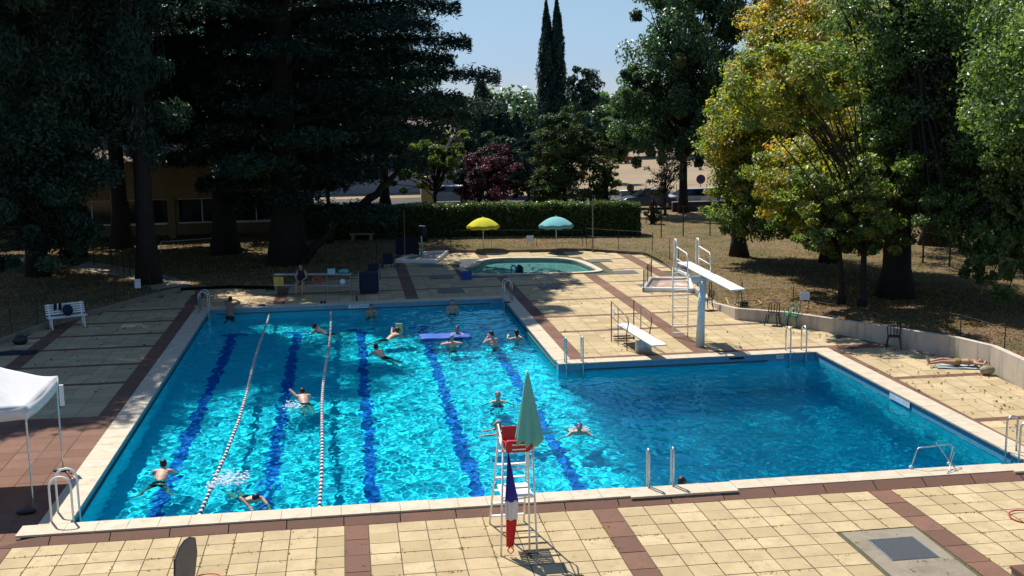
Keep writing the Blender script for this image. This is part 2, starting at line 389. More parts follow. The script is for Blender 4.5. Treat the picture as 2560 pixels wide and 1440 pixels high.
KH = [(11.7, 37.4), (16.7, 37.2), (18.0, 36.5), (18.6, 35.0), (18.6, 31.0), (11.9, 31.5), (11.6, 33.9)]
mb = MB()
def zr(x0, x1, y0, y1, f, holes=()):
    return
D1 = [(-14, -12.5), (31, -12.5), (31, -.5), (-14, -.5)]
poly_sheet('joint_soil', D1, [], lambda x, y: -.162, M_joint, label='soil in the joints of the near slabs')
D2 = [(-14, -.5), (-.45, -.5), (-.3, 8.5), (-.3, 25.3), (12.8, 25.3), (12.8, 12.3), (21.6, 12.3), (21.6, 8.5), (21.75, -.5), (31, -.5), (31, 8.5), (31, 43), (-14, 43), (-14, 8.5)]
poly_sheet('deck_base', D2, [KH], lambda x, y: -.162 if y < -.4 else -.032, M_joint, label='ground under the deck slabs')
# ---- dry lawn
t = NT('dry_lawn'); n1 = t.noise(.35, 6, .65); n2 = t.noise(3.0, 6, .75); n3 = t.noise(22, 5, .7)
P = t.n('ShaderNodeSeparateXYZ'); t.l(t.coord(), P.inputs[0])
straw = t.ramp(n2, [(.3, (.115, .078, .042)), (.5, (.21, .15, .085)), (.7, (.30, .225, .13))])
green = t.ramp(n2, [(.3, (.06, .075, .025)), (.7, (.13, .15, .05))])
c = t.mix(t.ramp(t.math('ADD', n1, t.math('MULTIPLY', P.outputs[1], .0012)), [(.52, (0, 0, 0)), (.68, (.9, .9, .9))]), straw, green)
c = t.mix(t.ramp(n3, [(.38, (.8, .8, .8)), (.6, (0, 0, 0))]), c, (.045, .03, .018))
t.pbr(c, .95, nrm=t.bump(n3, .8, .05), spec=.15); M_lawn = t.m
BIG = [(-400, -60), (400, -60), (420, 175), (-420, 175)]
HL = [(-14, -12.4), (30.2, -12.4), (24.7, 2.5), (25.45, 8.5), (25.35, 10.2), (23.35, 14.55), (22.1, 16.75), (20.65, 18.2), (20.65, 21.1), (22.05, 33.6), (22.05, 37.0), (19.1, 39.55), (14, 40.15), (9.2, 41.35), (7.9, 37.7), (6.7, 33.3), (2.5, 29.75), (.4, 30.55), (-1.85, 30.3), (-2.7, 28.8), (-5.9, 22.4), (-6.8, 19.1), (-14, 6)]
def zlawn(x, y): return .12
lawn = poly_sheet('lawn', BIG, [HL], zlawn, M_lawn, label='dry straw coloured lawn with green patches under the trees')
# ---- path, track, road, fields, hills
M_path = mat('path_concrete', hexc('a39b8c'), .85, .25, 2, dirt=hexc('6f675a'))
pp = [(-3.0, 30.0), (-1.3, 31.2), (-3.4, 35.0), (-7.0, 39.6), (-12, 44.5), (-13.4, 43.2), (-8.3, 38.3), (-4.4, 33.4)]
mb = MB(); mb.add([(x, y, .135) for x, y in pp], [(7, 6, 5, 4, 3, 2, 1, 0)][::-1]); o = mb.build('path', M_path); o['kind'] = 'structure'; o['label'] = 'pale concrete path leaving the deck under the trees'
M_dirt = mat('pink_gravel', (.30, .19, .12), .95, .2, 4, dirt=(.17, .11, .07))
mb = MB(); mb.add([(20, 54.5, .13), (90, 50.5, .13), (90, 56.5, .13), (21, 58.2, .13)], [(0, 1, 2, 3)]); o = mb.build('gravel_track', M_dirt); o['kind'] = 'structure'; o['label'] = 'pinkish gravel track behind the fence'
M_asph = mat('asphalt', (.055, .055, .06), .9, .3, 3)
mb = MB(); mb.add([(-60, 69, .135), (120, 60.5, .135), (120, 72, .135), (-60, 80, .135)], [(0, 1, 2, 3)]); o = mb.build('road', M_asph); o['kind'] = 'structure'; o['label'] = 'grey road with parked cars beyond the hedge'
t = NT('dry_field'); n = t.noise(.08, 6, .7); n2 = t.noise(1.3, 5)
t.pbr(t.mix(t.math('MULTIPLY', n2, .5), t.ramp(n, [(.3, (.22, .17, .11)), (.6, (.31, .245, .165)), (.75, (.2, .19, .09))]), (.16, .12, .075)), .95, spec=.1)
mb = MB(); mb.add([(-60, 80.5, .14), (150, 72.5, .14), (190, 173, .14), (-90, 173, .14)], [(0, 1, 2, 3)]); o = mb.build('dry_field', t.m); o['kind'] = 'structure'; o['label'] = 'wide bleached sports field beyond the road'
t = NT('hills'); n = t.noise(.004, 7, .65); n2 = t.noise(.05, 4, .7)
t.pbr(t.mix(t.math('MULTIPLY', n2, .5), t.ramp(n, [(.35, (.035, .065, .05)), (.55, (.055, .085, .06)), (.72, (.14, .13, .08))]), (.05, .09, .09)), 1, spec=0); M_hill = t.m  # distance haze is put into the green-blue forest colour
def zh(X, Y):
    r = np.hypot(X, Y); z = -np.clip((r-160)/600, 0, 1)*75
    z = z+np.clip((r-1500)/1500, 0, 1)*(38+14*np.sin(X*.0021+1)+9*np.sin(X*.0053+Y*.003)+5*np.sin(X*.013))
    return z
o = grid_obj('hills', -3500, 4500, 174, 5200, 60, zh, M_hill); o['kind'] = 'structure'; o['label'] = 'low wooded hills far away on the horizon'

# ------------------------------------------------------------------ trees
def leaf_mat(name, stops, trans=.35, rough=.45, gloss=.35):
    t = NT(name); a = t.n('ShaderNodeAttribute', attribute_name='tint'); c = t.ramp(a.outputs['Fac'], stops)
    p = t.pbr(c, rough, spec=gloss)
    tr = t.n('ShaderNodeBsdfTranslucent'); hs = t.n('ShaderNodeHueSaturation'); hs.inputs['Value'].default_value = 1.5; hs.inputs['Saturation'].default_value = 1.1; t.l(c, hs.inputs['Color']); t.l(hs.outputs[0], tr.inputs[0])
    m = t.n('ShaderNodeMixShader'); m.inputs[0].default_value = trans; t.l(p.outputs[0], m.inputs[1]); t.l(tr.outputs[0], m.inputs[2]); t.l(m.outputs[0], t.out.inputs[0]); return t.m
ML = dict(
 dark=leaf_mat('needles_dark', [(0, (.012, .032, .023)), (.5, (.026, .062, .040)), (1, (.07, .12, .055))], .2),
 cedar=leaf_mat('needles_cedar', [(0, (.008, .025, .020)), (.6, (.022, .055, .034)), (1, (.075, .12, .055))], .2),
 conifer=leaf_mat('needles_mid', [(0, (.015, .04, .028)), (.6, (.03, .065, .035)), (1, (.07, .11, .05))], .25),
 green=leaf_mat('leaves_green', [(0, (.05, .095, .026)), (.5, (.115, .185, .045)), (.9, (.19, .28, .065)), (1, (.29, .33, .16))], .58, .38, 1.0),
 lime=leaf_mat('leaves_lime', [(0, (.03, .07, .026)), (.5, (.065, .135, .042)), (.85, (.13, .20, .065)), (1, (.2, .2, .05))], .45, .38, .9),
 yellow=leaf_mat('leaves_yellowing', [(0, (.055, .11, .028)), (.4, (.13, .20, .035)), (.62, (.25, .27, .045)), (.85, (.42, .34, .05)), (1, (.44, .22, .07))], .6, .42, .9),
 bright=leaf_mat('leaves_bright', [(0, (.05, .09, .015)), (.6, (.11, .17, .025)), (1, (.2, .25, .04))], .4),
 magnolia=leaf_mat('leaves_magnolia', [(0, (.018, .045, .012)), (.5, (.05, .09, .022)), (.8, (.10, .10, .03)), (1, (.20, .13, .04))], .25, .5, .25),
 purple=leaf_mat('leaves_purple', [(0, (.03, .012, .018)), (.6, (.06, .018, .028)), (1, (.13, .042, .052))], .35),
 hedge=leaf_mat('leaves_hedge', [(0, (.015, .04, .008)), (.6, (.05, .09, .015)), (1, (.13, .19, .03))], .3, .35, .5),
 olive=leaf_mat('leaves_olive', [(0, (.07, .08, .04)), (1, (.14, .15, .08))], .3))
M_bark = mat('bark', (.024, .018, .014), .9, .5, 4, bump=.8)
M_bark2 = mat('bark_grey', (.10, .085, .07), .9, .4, 5, bump=.8)
def unit(v): return v/np.maximum(np.linalg.norm(v, axis=1, keepdims=True), 1e-9)
def leaves(name, cen, size, m, parent, tint, nrm=None, axis=None, asp=.55, jn=.8, ja=.8, smooth=False):
    """one mesh of leaf-sized rhombs round the centres cen"""
    n = len(cen); g = rng
    N = unit((nrm if nrm is not None else np.zeros((n, 3)))+g.normal(0, jn, (n, 3)))
    A = (axis if axis is not None else np.zeros((n, 3)))+g.normal(0, ja, (n, 3)); A = unit(A-N*(A*N).sum(1, keepdims=True)); B = np.cross(N, A)
    s = np.asarray(size)*g.uniform(.65, 1.35, n); s = s[:, None]
    c0 = cen-A*s*.5; c1 = cen+B*s*asp*.5-A*s*.04+N*s*.08; c2 = cen+A*s*.5; c3 = cen-B*s*asp*.5-A*s*.04+N*s*.08
    co = np.stack([c0, c1, c2, c3], 1).reshape(-1, 3); q = np.arange(4*n).reshape(n, 4)
    return np_mesh(name, co, q, m, parent=parent, attr=np.clip(tint, 0, 1))
def limb(mb, p, q, r0, r1, sag=0, n=6, wob=.12, seg=6):
    p = Vector(p); q = Vector(q); L = (q-p).length; pts = []; rs = []
    for i in range(seg+1):
        t = i/seg; c = p.lerp(q, t)+Vector((0, 0, -sag*L*4*t*(1-t)))
        if 0 < i < seg: c += Vector([random.uniform(-1, 1)*wob*L*.12 for _ in range(3)])
        pts.append(c); rs.append(r0+(r1-r0)*t**.8)
    mb.tube(pts, rs, n)
def trunk_mb(x, y, z0, h, r, lean=(0, 0), flare=1.5, n=12):
    mb = MB(); pts = []; rs = []
    for i in range(11):
        t = i/10; pts.append((x+lean[0]*t+random.uniform(-.03, .03)*h*.03, y+lean[1]*t, z0-.1+h*t)); rs.append(r*(1-.72*t**1.1)*(1+(flare-1)*math.exp(-t*h/.5)))
    mb.tube(pts, rs, n); return mb, pts
def broad(name, label, cat, x, y, z0, r, ht, crowns, n, size, m, group=None, clump=.2, nc=None, droop=0, tintf=None, lean=(0, 0), bark=None, flat=.75, fill=.25, asp=.55, shell=.62):
    """crowns: ellipsoids (cx,cy,cz,rx,ry,rz,weight)"""
    root = empty(name, (0, 0, 0), label, cat, group)
    mb, pts = trunk_mb(x, y, z0, ht, r, lean)
    cen = []; tin = []; nor = []
    W_ = sum(c[6] for c in crowns); ncl = nc or max(30, int(n/260))
    for (cx, cy_, cz, rx, ry, rz, wgt) in crowns:
        k = max(6, int(ncl*wgt/W_)); per = int(n*wgt/W_/k)
        d = unit(rng.normal(size=(k, 3))); rad = shell+(1.10-shell)*rng.random(k)**.8; inn = rng.random(k) < fill; rad[inn] = rng.random(inn.sum())*shell
        C_ = np.array([cx, cy_, cz])+d*rad[:, None]*np.array([rx, ry, rz])
        R_ = np.array([rx, ry, rz]).min()*clump*rng.uniform(.6, 1.5, k)
        for i in range(k):
            if C_[i, 2] < z0+min(1.0, rz*.3) and not droop: continue
            dd = unit(rng.normal(size=(per, 3)))*(rng.random((per, 1))**.45)*R_[i]*np.array([1.15, 1.15, flat])
            if droop: dd[:, 2] *= 1+droop; dd[:, 2] -= droop*R_[i]
            cen.append(C_[i]+dd); base = rng.normal(.45, .17)
            tin.append(np.clip(base+rng.normal(0, .16, per), 0, 1) if tintf is None else tintf(C_[i]+dd, base))
            nor.append(np.tile(d[i]*.6+np.array([0, 0, .55]), (per, 1))+dd/R_[i]*.5)
        for i in rng.choice(k, min(k, 26), replace=False):
            a = pts[rng.integers(4, 10)]; limb(mb, a, C_[i], r*.26, .02, sag=-.05, n=5, seg=5)
    mb.build('trunk', bark or M_bark, root, smooth=True)
    cen = np.concatenate(cen); tin = np.concatenate(tin); nor = np.concatenate(nor)
    ax = np.tile(np.array([0, 0, -.9]), (len(cen), 1)) if droop else None
    leaves('crown', cen, size, m, root, tin, nor, ax, asp=asp)
    return root
def cedar(name, label, x, y, z0, r, h, nb, Lf, n, m, fans=(), zmin=2.5, size=.34, azb=None, extra=(), up=.06, sz=.12, cat='cedar tree', group=None, thick=.16):
    root = empty(name, (0, 0, 0), label, cat, group)
    mb, pts = trunk_mb(x, y, z0, h, r)
    for (a, b) in extra: limb(mb, a, b, r*.45, r*.16, sag=.08, n=9, seg=8, wob=.2)
    cen = []; tin = []
    per = n//nb
    NF = len(fans); 
    for i in range(nb+NF):
        zz = z0+zmin+(h-zmin-.6)*min(1, (i+random.random()*.8)/nb)**.95; az = i*2.399 +random.uniform(-.3, .3); L = Lf(min(.99, (zz-z0)/h))*random.uniform(.58, 1.15)
        if zz-z0 < 6 and r > .7: L *= .74
        if azb: L *= azb(az)
        k = min(10, max(0, int((zz-z0)/h*10))); a = Vector(pts[k]); a.z = zz
        d = Vector((math.cos(az), math.sin(az), 0)); e = a+d*L+Vector((0, 0, L*up*random.uniform(-.6, 1.8)))
        if i >= nb:
            e = Vector(fans[i-nb]); zz = e.z-.4; a = Vector((pts[4][0], pts[4][1], zz)); L = (e-a).length; d = (e-a)/L
        limb(mb, a, e, max(.05, r*.30*(1-(zz-z0)/h*.6)), .02, sag=-.045, n=5, seg=7)
        # flat fans of needles along the outer part
        t_ = .22+.80*rng.random(per)**.75; lat = rng.normal(0, 1, per); wd = (.10+.20*np.sin(np.clip(t_, 0, 1)*math.pi*.92))*L*(.5 if i >= nb else 1)
        grp = np.floor(t_*9)+np.floor(lat*3)*.37
        off = np.sin(grp*12.9898)*.16
        px_ = a.x+d.x*L*t_-d.y*lat*wd*.55; py_ = a.y+d.y*L*t_+d.x*lat*wd*.55
        pz_ = a.z+(e.z-a.z)*t_+.18*L*t_*(1-t_)-.10*np.abs(lat)*wd*.5+off+rng.normal(0, thick, per)
        # break the plate into tufts
        keep = (np.sin(px_*3.1+i)*np.sin(py_*3.3+2*i)+rng.normal(0, .45, per)) > -.5
        cen.append(np.stack([px_, py_, pz_], 1)[keep]); b_ = rng.normal(.4, .15); tin.append(np.clip(b_+rng.normal(0, .18, keep.sum())+.15*off[keep], 0, 1))
    mb.build('trunk', M_bark, root, smooth=True)
    cen = np.concatenate(cen); tin = np.concatenate(tin)
    leaves('crown', cen, size, m, root, tin, np.tile([0, 0, .9], (len(cen), 1)), None, asp=.28, jn=.45)
    return root
def spire(name, label, parts_, z0, n, m, size=.3, r=.15, x=0, y=0, group=None, cat='cypress tree'):
    root = empty(name, (0, 0, 0), label, cat, group); cen = []; tin = []; nor = []; mb = MB()
    for (cx, cy_, h, rad, zb) in parts_:
        k = n//len(parts_); t_ = rng.random(k)**.8; az = rng.random(k)*6.283
        prof = rad*np.minimum(1, (t_+.03)*7)*np.maximum(.03, (1-t_**2.2))**.8
        lump = 1+.16*np.sin(az*3+t_*17)+.12*np.sin(az*5-t_*31)+.10*rng.normal(size=k)
        rr = prof*lump*(rng.random(k)**.22)
        cen.append(np.stack([cx+np.cos(az)*rr, cy_+np.sin(az)*rr, zb+(h)*t_+rng.normal(0, .1, k)], 1)); nor.append(np.stack([np.cos(az), np.sin(az), .2+0*az], 1)); tin.append(np.clip(.3+.25*rng.normal(size=k)+.25*(lump-1)*3, 0, 1))
        mb.tube([(cx, cy_, z0-.1), (cx, cy_, zb+h*.9)], [r, .03], 8)
    mb.build('trunk', M_bark, root, smooth=True); cen = np.concatenate(cen)
    leaves('crown', cen, size, m, root, np.concatenate(tin), np.concatenate(nor), np.tile([0, 0, 1.6], (len(cen), 1)), asp=.35, jn=.5)
    return root
def px_crown(px, py, Y, rx, rz, ry=None, w=1):
    """ellipsoid by photo pixel, distance and pixel radii"""
    c = at(px, py, Y); s = (Y-CAM[1])/math.cos(YAW)/F*1.0
    a, b = rx*s, rz*s; return (c.x, c.y, c.z, a, ry or (a*.95), b, w*a*b)
# ------------------------------------------------------------------ the trees of the photograph
g0 = .12
G = lambda px, py: gp(px, py, g0)
# left, dark
x, y = G(95, 690)
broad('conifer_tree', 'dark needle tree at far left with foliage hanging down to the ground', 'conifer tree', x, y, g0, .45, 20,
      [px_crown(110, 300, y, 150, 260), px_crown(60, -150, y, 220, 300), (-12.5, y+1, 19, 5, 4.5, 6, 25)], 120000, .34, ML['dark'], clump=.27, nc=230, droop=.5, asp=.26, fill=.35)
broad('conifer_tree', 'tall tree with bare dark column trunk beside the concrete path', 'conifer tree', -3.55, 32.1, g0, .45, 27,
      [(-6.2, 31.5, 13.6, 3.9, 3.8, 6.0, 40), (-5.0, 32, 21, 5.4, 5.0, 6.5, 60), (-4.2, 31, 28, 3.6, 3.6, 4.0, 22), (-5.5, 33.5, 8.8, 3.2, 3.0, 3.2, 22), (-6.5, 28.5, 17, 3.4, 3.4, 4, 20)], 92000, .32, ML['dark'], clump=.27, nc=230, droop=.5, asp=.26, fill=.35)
broad('leafy_shrub', 'low dark green bush filling the left edge below the conifers', 'shrub', -10.9, 29.5, g0, .2, 4.5,
      [px_crown(30, 430, 30, 170, 170), px_crown(150, 545, 33, 110, 90), px_crown(40, 600, 28, 90, 70)], 42000, .22, ML['dark'], clump=.3, nc=60)
broad('conifer_tree', 'dark conifer beside the left end of the terrace, mostly outside the left edge', 'conifer tree', -11.5, 20.5, g0, .5, 22,
      [(-11.2, 20, 15.0, 4.3, 5.0, 6.5, 60), (-10.8, 25.0, 22.5, 4.2, 4.4, 5.0, 50), (-9.4, 22.4, 22.5, 3.0, 3.0, 3.4, 26), (-10, 26.5, 15, 4.2, 3.6, 4.5, 40), (-8.4, 22, 15.5, 3.6, 4, 4, 30), (-8.0, 23, 20.5, 3.6, 3.8, 3.4, 26)], 84000, .36, ML['dark'], clump=.30, nc=190, droop=.4, asp=.4)
# cedar group
cedar('cedar_tree', 'huge dark cedar with flat layered branches left of the hedge', 2.75, 37.4, g0, .78, 31, 86, lambda t: 10.4*(1-t)**.55+.8, 270000, ML['cedar'],
      extra=((at(745, 650, 37.4), at(850, 545, 36.8)), (at(850, 545, 36.8), at(1000, 420, 36))), zmin=2.6, size=.32, fans=[at(*q_) for q_ in ((1240, 194, 36), (1168, 108, 36), (1142, 18, 36.5), (1150, 248, 35.5), (1105, 335, 35), (1125, 150, 37), (1060, 415, 35), (1170, 290, 37), (1010, 60, 36))], azb=lambda a: .80+.22*math.cos(a))
cedar('cedar_tree', 'slimmer cedar behind the wooden handrail with a straight dark trunk', -1.0, 42.5, g0, .62, 26, 70, lambda t: 7.2*(1-t)**.6+.6, 130000, ML['cedar'], zmin=4.6, size=.40)
cedar('cedar_tree', 'background cedar seen between the tall column trunk and the big cedar', -7.5, 47.0, g0, .5, 24, 56, lambda t: 6.4*(1-t)**.6+.6, 90000, ML['dark'], zmin=6.5, size=.5)
x, y = G(825, 608)
broad('small_tree', 'small tree with thin trunk under the right side of the cedar', 'tree', x, y, g0, .16, 6, [(x, y, 6.5, 2.5, 2.5, 2.5, 1)], 7000, .2, ML['conifer'], nc=40)
for (bx, by, h_, lab) in ((-15.5, 45.5, 13, 'dense dark tree in front of the left half of the yellow building'), (3.5, 50.5, 12.5, 'dense dark tree behind the foot of the big cedar'), (-7, 60, 13, 'dense dark tree above the roof of the yellow building')):
    broad('shade_tree', lab, 'tree', bx, by, g0, .4, 9, [(bx, by, h_*.85, 5.5, 5.0, h_*.42, 1)], 26000, .36, ML['dark'], nc=110, clump=.28)
# trees behind the left block (skyline)
for i, (bx, by, h, r_) in enumerate(((-20, 58, 17, 6), (-10, 66, 19, 7), (1, 64, 17, 6.5), (9, 70, 13.5, 5.5), (-26, 44, 18, 6))):
    broad('background_tree', ['round leafy tree behind the yellow building at far left', 'broad leafy tree rising behind the roof of the yellow building', 'leafy tree glimpsed through the middle of the big cedar',
          'lighter green tree glimpsed through the right branches of the cedar', 'shaded leafy tree left of the yellow building'][i], 'tree', bx, by, g0, .4, h*.7,
          [(bx, by, h*.62, r_, r_, h*.38, 1)], 15000, .42, ML['lime' if i in (0, 1, 4) else 'conifer'], 'leafy trees behind the pool building', clump=.25, nc=80)
# middle distance
spire('pointed_conifer', 'pointed grey green conifer with several spires left of the cypresses',
      [(at(1203, 300, 78).x, 78, 9.7, 1.7, 1), (at(1255, 300, 77).x, 77, 8.2, 1.3, .6), (at(1290, 300, 76).x, 76, 6.8, 1.3, .6), (at(1165, 300, 79).x, 79, 8.2, 1.7, .6), (at(1228, 300, 77).x, 77, 8.2, 1.5, .6), (at(1320, 330, 76).x, 76, 5.6, 1.2, .6)], .1, 24000, ML['conifer'], .34, cat='conifer tree')
cx = at(1368, 300, 84).x; cx2 = at(1394, 300, 84).x
spire('cypress_tree', 'left and slightly shorter of the two tall dark cypresses', [(cx, 84, at(1368, 12, 84).z+.5, 1.15, -.3)], .1, 13000, ML['dark'], .34)
spire('cypress_tree', 'right and slightly taller of the two tall dark cypresses', [(cx2, 84, at(1394, 2, 84).z+.5, 1.15, -.3)], .1, 13000, ML['dark'], .34)
def tr(name, label, cat, Y, crowns, n, size, m, r=.15, base=None, **k):
    cr = [px_crown(a, b, Y, c, d) for a, b, c, d in crowns]
    bx = at(base, 500, Y).x if base else cr[0][0]; zb = .12
    return broad(name, label, cat, bx, Y, zb, r, max(2, cr[0][2]), cr, n, size, m, **k)
tr('shrub', 'yellow green bush glimpsed under the right branches of the cedar', 'shrub', 57, [(1085, 400, 75, 55), (1150, 365, 50, 40), (1010, 430, 60, 50)], 13000, .2, ML['bright'], nc=70)
tr('shrub', 'mid green bush below the grey conifer spires', 'shrub', 66, [(1200, 400, 110, 60), (1290, 380, 50, 70)], 12000, .26, ML['conifer'], nc=60)
tr('purple_tree', 'dark purple plum tree behind the clipped hedge', 'tree', 55, [(1226, 410, 62, 48), (1215, 465, 78, 45), (1275, 425, 32, 38)], 15000, .17, ML['purple'], nc=110, clump=.26)
tr('magnolia_tree', 'round glossy leaved evergreen with brownish tips behind the hedge', 'tree', 53.5, [(1410, 350, 68, 70), (1425, 440, 98, 80), (1330, 480, 55, 40), (1480, 370, 45, 45)], 30000, .19, ML['magnolia'], nc=230, clump=.2, r=.2)
tr('shrub', 'light green rounded bush at the right end of the hedge', 'shrub', 52, [(1518, 440, 36, 58), (1505, 495, 40, 30)], 8000, .17, ML['bright'], nc=50)
tr('locust_tree', 'feathery pale green tree just right of the cypresses', 'tree', 92, [(1455, 215, 45, 42), (1475, 262, 50, 40), (1435, 190, 25, 25)], 5200, .36, ML['conifer'], nc=46, clump=.3, r=.14, shell=.3)
tr('background_tree', 'dark leafy tree between the feathery tree and the tall broad evergreen', 'tree', 80, [(1510, 320, 75, 75), (1560, 350, 60, 50)], 12000, .36, ML['lime'], nc=60)
tr('broad_tree', 'tall broad tree with drooping dark glossy leaves right of the cypresses', 'tree', 58, [(1700, 110, 125, 150), (1630, 260, 110, 105), (1760, 260, 120, 120), (1740, -60, 130, 130), (1590, 225, 62, 80), (1835, 60, 95, 140), (1800, 330, 90, 90), (1650, 350, 90, 55)], 92000, .27, ML['lime'], base=1708, r=.34, nc=330, clump=.19, droop=.55, asp=.5)
tr('olive_tree', 'small sparse grey green tree in front of the bleached field', 'tree', 56, [(1660, 440, 45, 50), (1640, 470, 42, 32), (1690, 410, 40, 35)], 2600, .15, ML['olive'], nc=60, clump=.3, r=.09, base=1663)
tr('shrub', 'small autumn tinted bush beside the end of the hedge', 'shrub', 51, [(1632, 545, 26, 26)], 4000, .14, ML['hedge'], nc=24)
for i in range(9):
    bx = 22+i*9.5+random.uniform(-2, 2); by = 138+random.uniform(-4, 4)
    broad('far_tree', ['rounded dark tree far off behind the bleached field, first from the cypresses', 'second dark tree of the far row behind the field', 'third dark tree of the far row, above the grey parked car', 'fourth dark tree of the far row behind the field',
      'fifth dark tree of the far row behind the trees', 'sixth dark tree of the far row behind the trees', 'seventh dark tree of the far row, mostly hidden', 'eighth dark tree of the far row, mostly hidden', 'last dark tree at the right end of the far row'][i], 'tree', bx, by, .1, .5, 6, [(bx, by, 4.6, 7.5, 5, 4.9, 1)], 5200, .9, ML['lime'], 'row of trees behind the field', nc=40, clump=.3)
for i, (bx, by, h, r_) in enumerate(((52, 66, 15, 7), (63, 58, 16, 8), (50, 46, 14, 6.5), (60, 40, 17, 8), (70, 34, 15, 7), (45, 60, 12, 5))):
    broad('background_tree', ['leafy park tree behind the yellowing chestnut, above the gravel track', 'large park tree far right beyond the gravel track', 'park tree behind the right lawn with low crown', 'dense park tree closing the view at the right edge',
          'park tree outside the right edge', 'smaller park tree left of the other park trees at right'][i], 'tree', bx, by, g0, .4, h*.7, [(bx, by, h*.66, r_, r_, h*.36, 1)], 15000, .42, ML['lime'], 'leafy park trees behind the right lawn', nc=80, clump=.25)
# right hand trees
def ytint(p, b):
    n = np.sin(p[:, 0]*.9+1.3)*np.sin(p[:, 2]*.8+.4)*.5+np.sin(p[:, 0]*.33-p[:, 2]*.27+2)*.4
    return b*.5+.12+.24*n+.016*(p[:, 2]-5)+rng.normal(0, .15, len(p))+(.22 if rng.random() < .25 else 0)
broad('chestnut_tree', 'tree with dark leaning trunk left of the big chestnut, green and yellow leaves', 'tree', *G(1848, 640), g0, .40, 9,
      [px_crown(1930, 420, 32.4, 150, 130), px_crown(1885, 520, 31, 115, 80), px_crown(1850, 330, 32.4, 100, 110), px_crown(1980, 560, 30, 90, 50)], 54000, .17, ML['yellow'], nc=480, clump=.26, tintf=lambda p, b: ytint(p, b)+.03, lean=(-.6, 0), asp=.6)
broad('chestnut_tree', 'big yellowing chestnut with orange patches at the centre right', 'tree', *G(2075, 655), g0, .42, 12,
      [px_crown(2050, 150, 29, 170, 190), px_crown(2080, 400, 28, 170, 150), px_crown(1935, 230, 30, 130, 140), px_crown(2140, 540, 26, 160, 95), px_crown(2020, 500, 27, 120, 90), px_crown(1960, 80, 30, 110, 110), px_crown(1985, 440, 23.5, 110, 110), px_crown(2120, 340, 23.5, 120, 120), px_crown(2180, 200, 25, 100, 110)], 150000, .17, ML['yellow'], nc=1100, clump=.25, tintf=lambda p, b: ytint(p, b)+.09, asp=.6)
broad('young_chestnut', 'left of two thin trunked young trees beside the white retaining wall', 'young tree', *G(2105, 760), g0, .13, 4.6,
      [px_crown(2085, 480, 19.5, 120, 90), px_crown(2050, 580, 19, 70, 50), px_crown(2110, 600, 19.5, 50, 45)], 17000, .16, ML['yellow'], nc=110, clump=.25, tintf=lambda p, b: ytint(p, b)-.1, asp=.6, lean=(-.35, 0))
broad('young_chestnut', 'right of two thin trunked young trees beside the white retaining wall', 'young tree', *G(2155, 766), g0, .15, 5.2,
      [px_crown(2210, 480, 18.6, 130, 95), px_crown(2250, 590, 18, 90, 50), px_crown(2170, 590, 18, 50, 45), (22.6, 17.9, 8.8, 2.5, 2.3, 1.5, 9)], 28000, .16, ML['yellow'], nc=170, clump=.25, tintf=lambda p, b: ytint(p, b)-.05, asp=.6)
broad('leafy_tree', 'large bright green tree with thick dark trunk on the right lawn', 'tree', 28.5, 20.8, g0, .60, 13,
      [px_crown(2330, 180, 21, 190, 210), px_crown(2420, 420, 20, 190, 170), px_crown(2560, 200, 21, 190, 250), px_crown(2300, 420, 21, 130, 130), px_crown(2200, 60, 22, 140, 160), px_crown(2340, 520, 19, 140, 90), px_crown(2480, -40, 20, 260, 160), px_crown(2250, 300, 21, 110, 150), px_crown(2480, 500, 18.5, 120, 120)], 150000, .155, ML['green'], nc=1100, clump=.24)
broad('leafy_tree', 'green tree at the right edge with branches hanging low over the white wall', 'tree', 33.0, 15.5, g0, .4, 10,
      [px_crown(2545, 560, 16, 75, 200), px_crown(2590, 350, 16, 130, 180), (30.5, 13.5, 9.5, 3.2, 3.2, 3.0, 8), px_crown(2480, 600, 17, 70, 140), px_crown(2420, 540, 18, 80, 90)], 60000, .17, ML['green'], nc=420, clump=.2, droop=.7)
x, y = G(2335, 612)
broad('leafy_tree', 'distant thick trunk with dark foliage behind the tall fence on the right lawn', 'tree', x, y, g0, .62, 12, [(x, y, 11.5, 7, 6, 5, 1)], 20000, .28, ML['green'], nc=110)
x, y = G(2520, 640)
broad('leafy_tree', 'shaded tree at the far right lawn edge behind the low hanging branches', 'tree', x, y, g0, .5, 12, [(x, y, 10.5, 6, 6, 5, 1)], 16000, .28, ML['green'], nc=100)
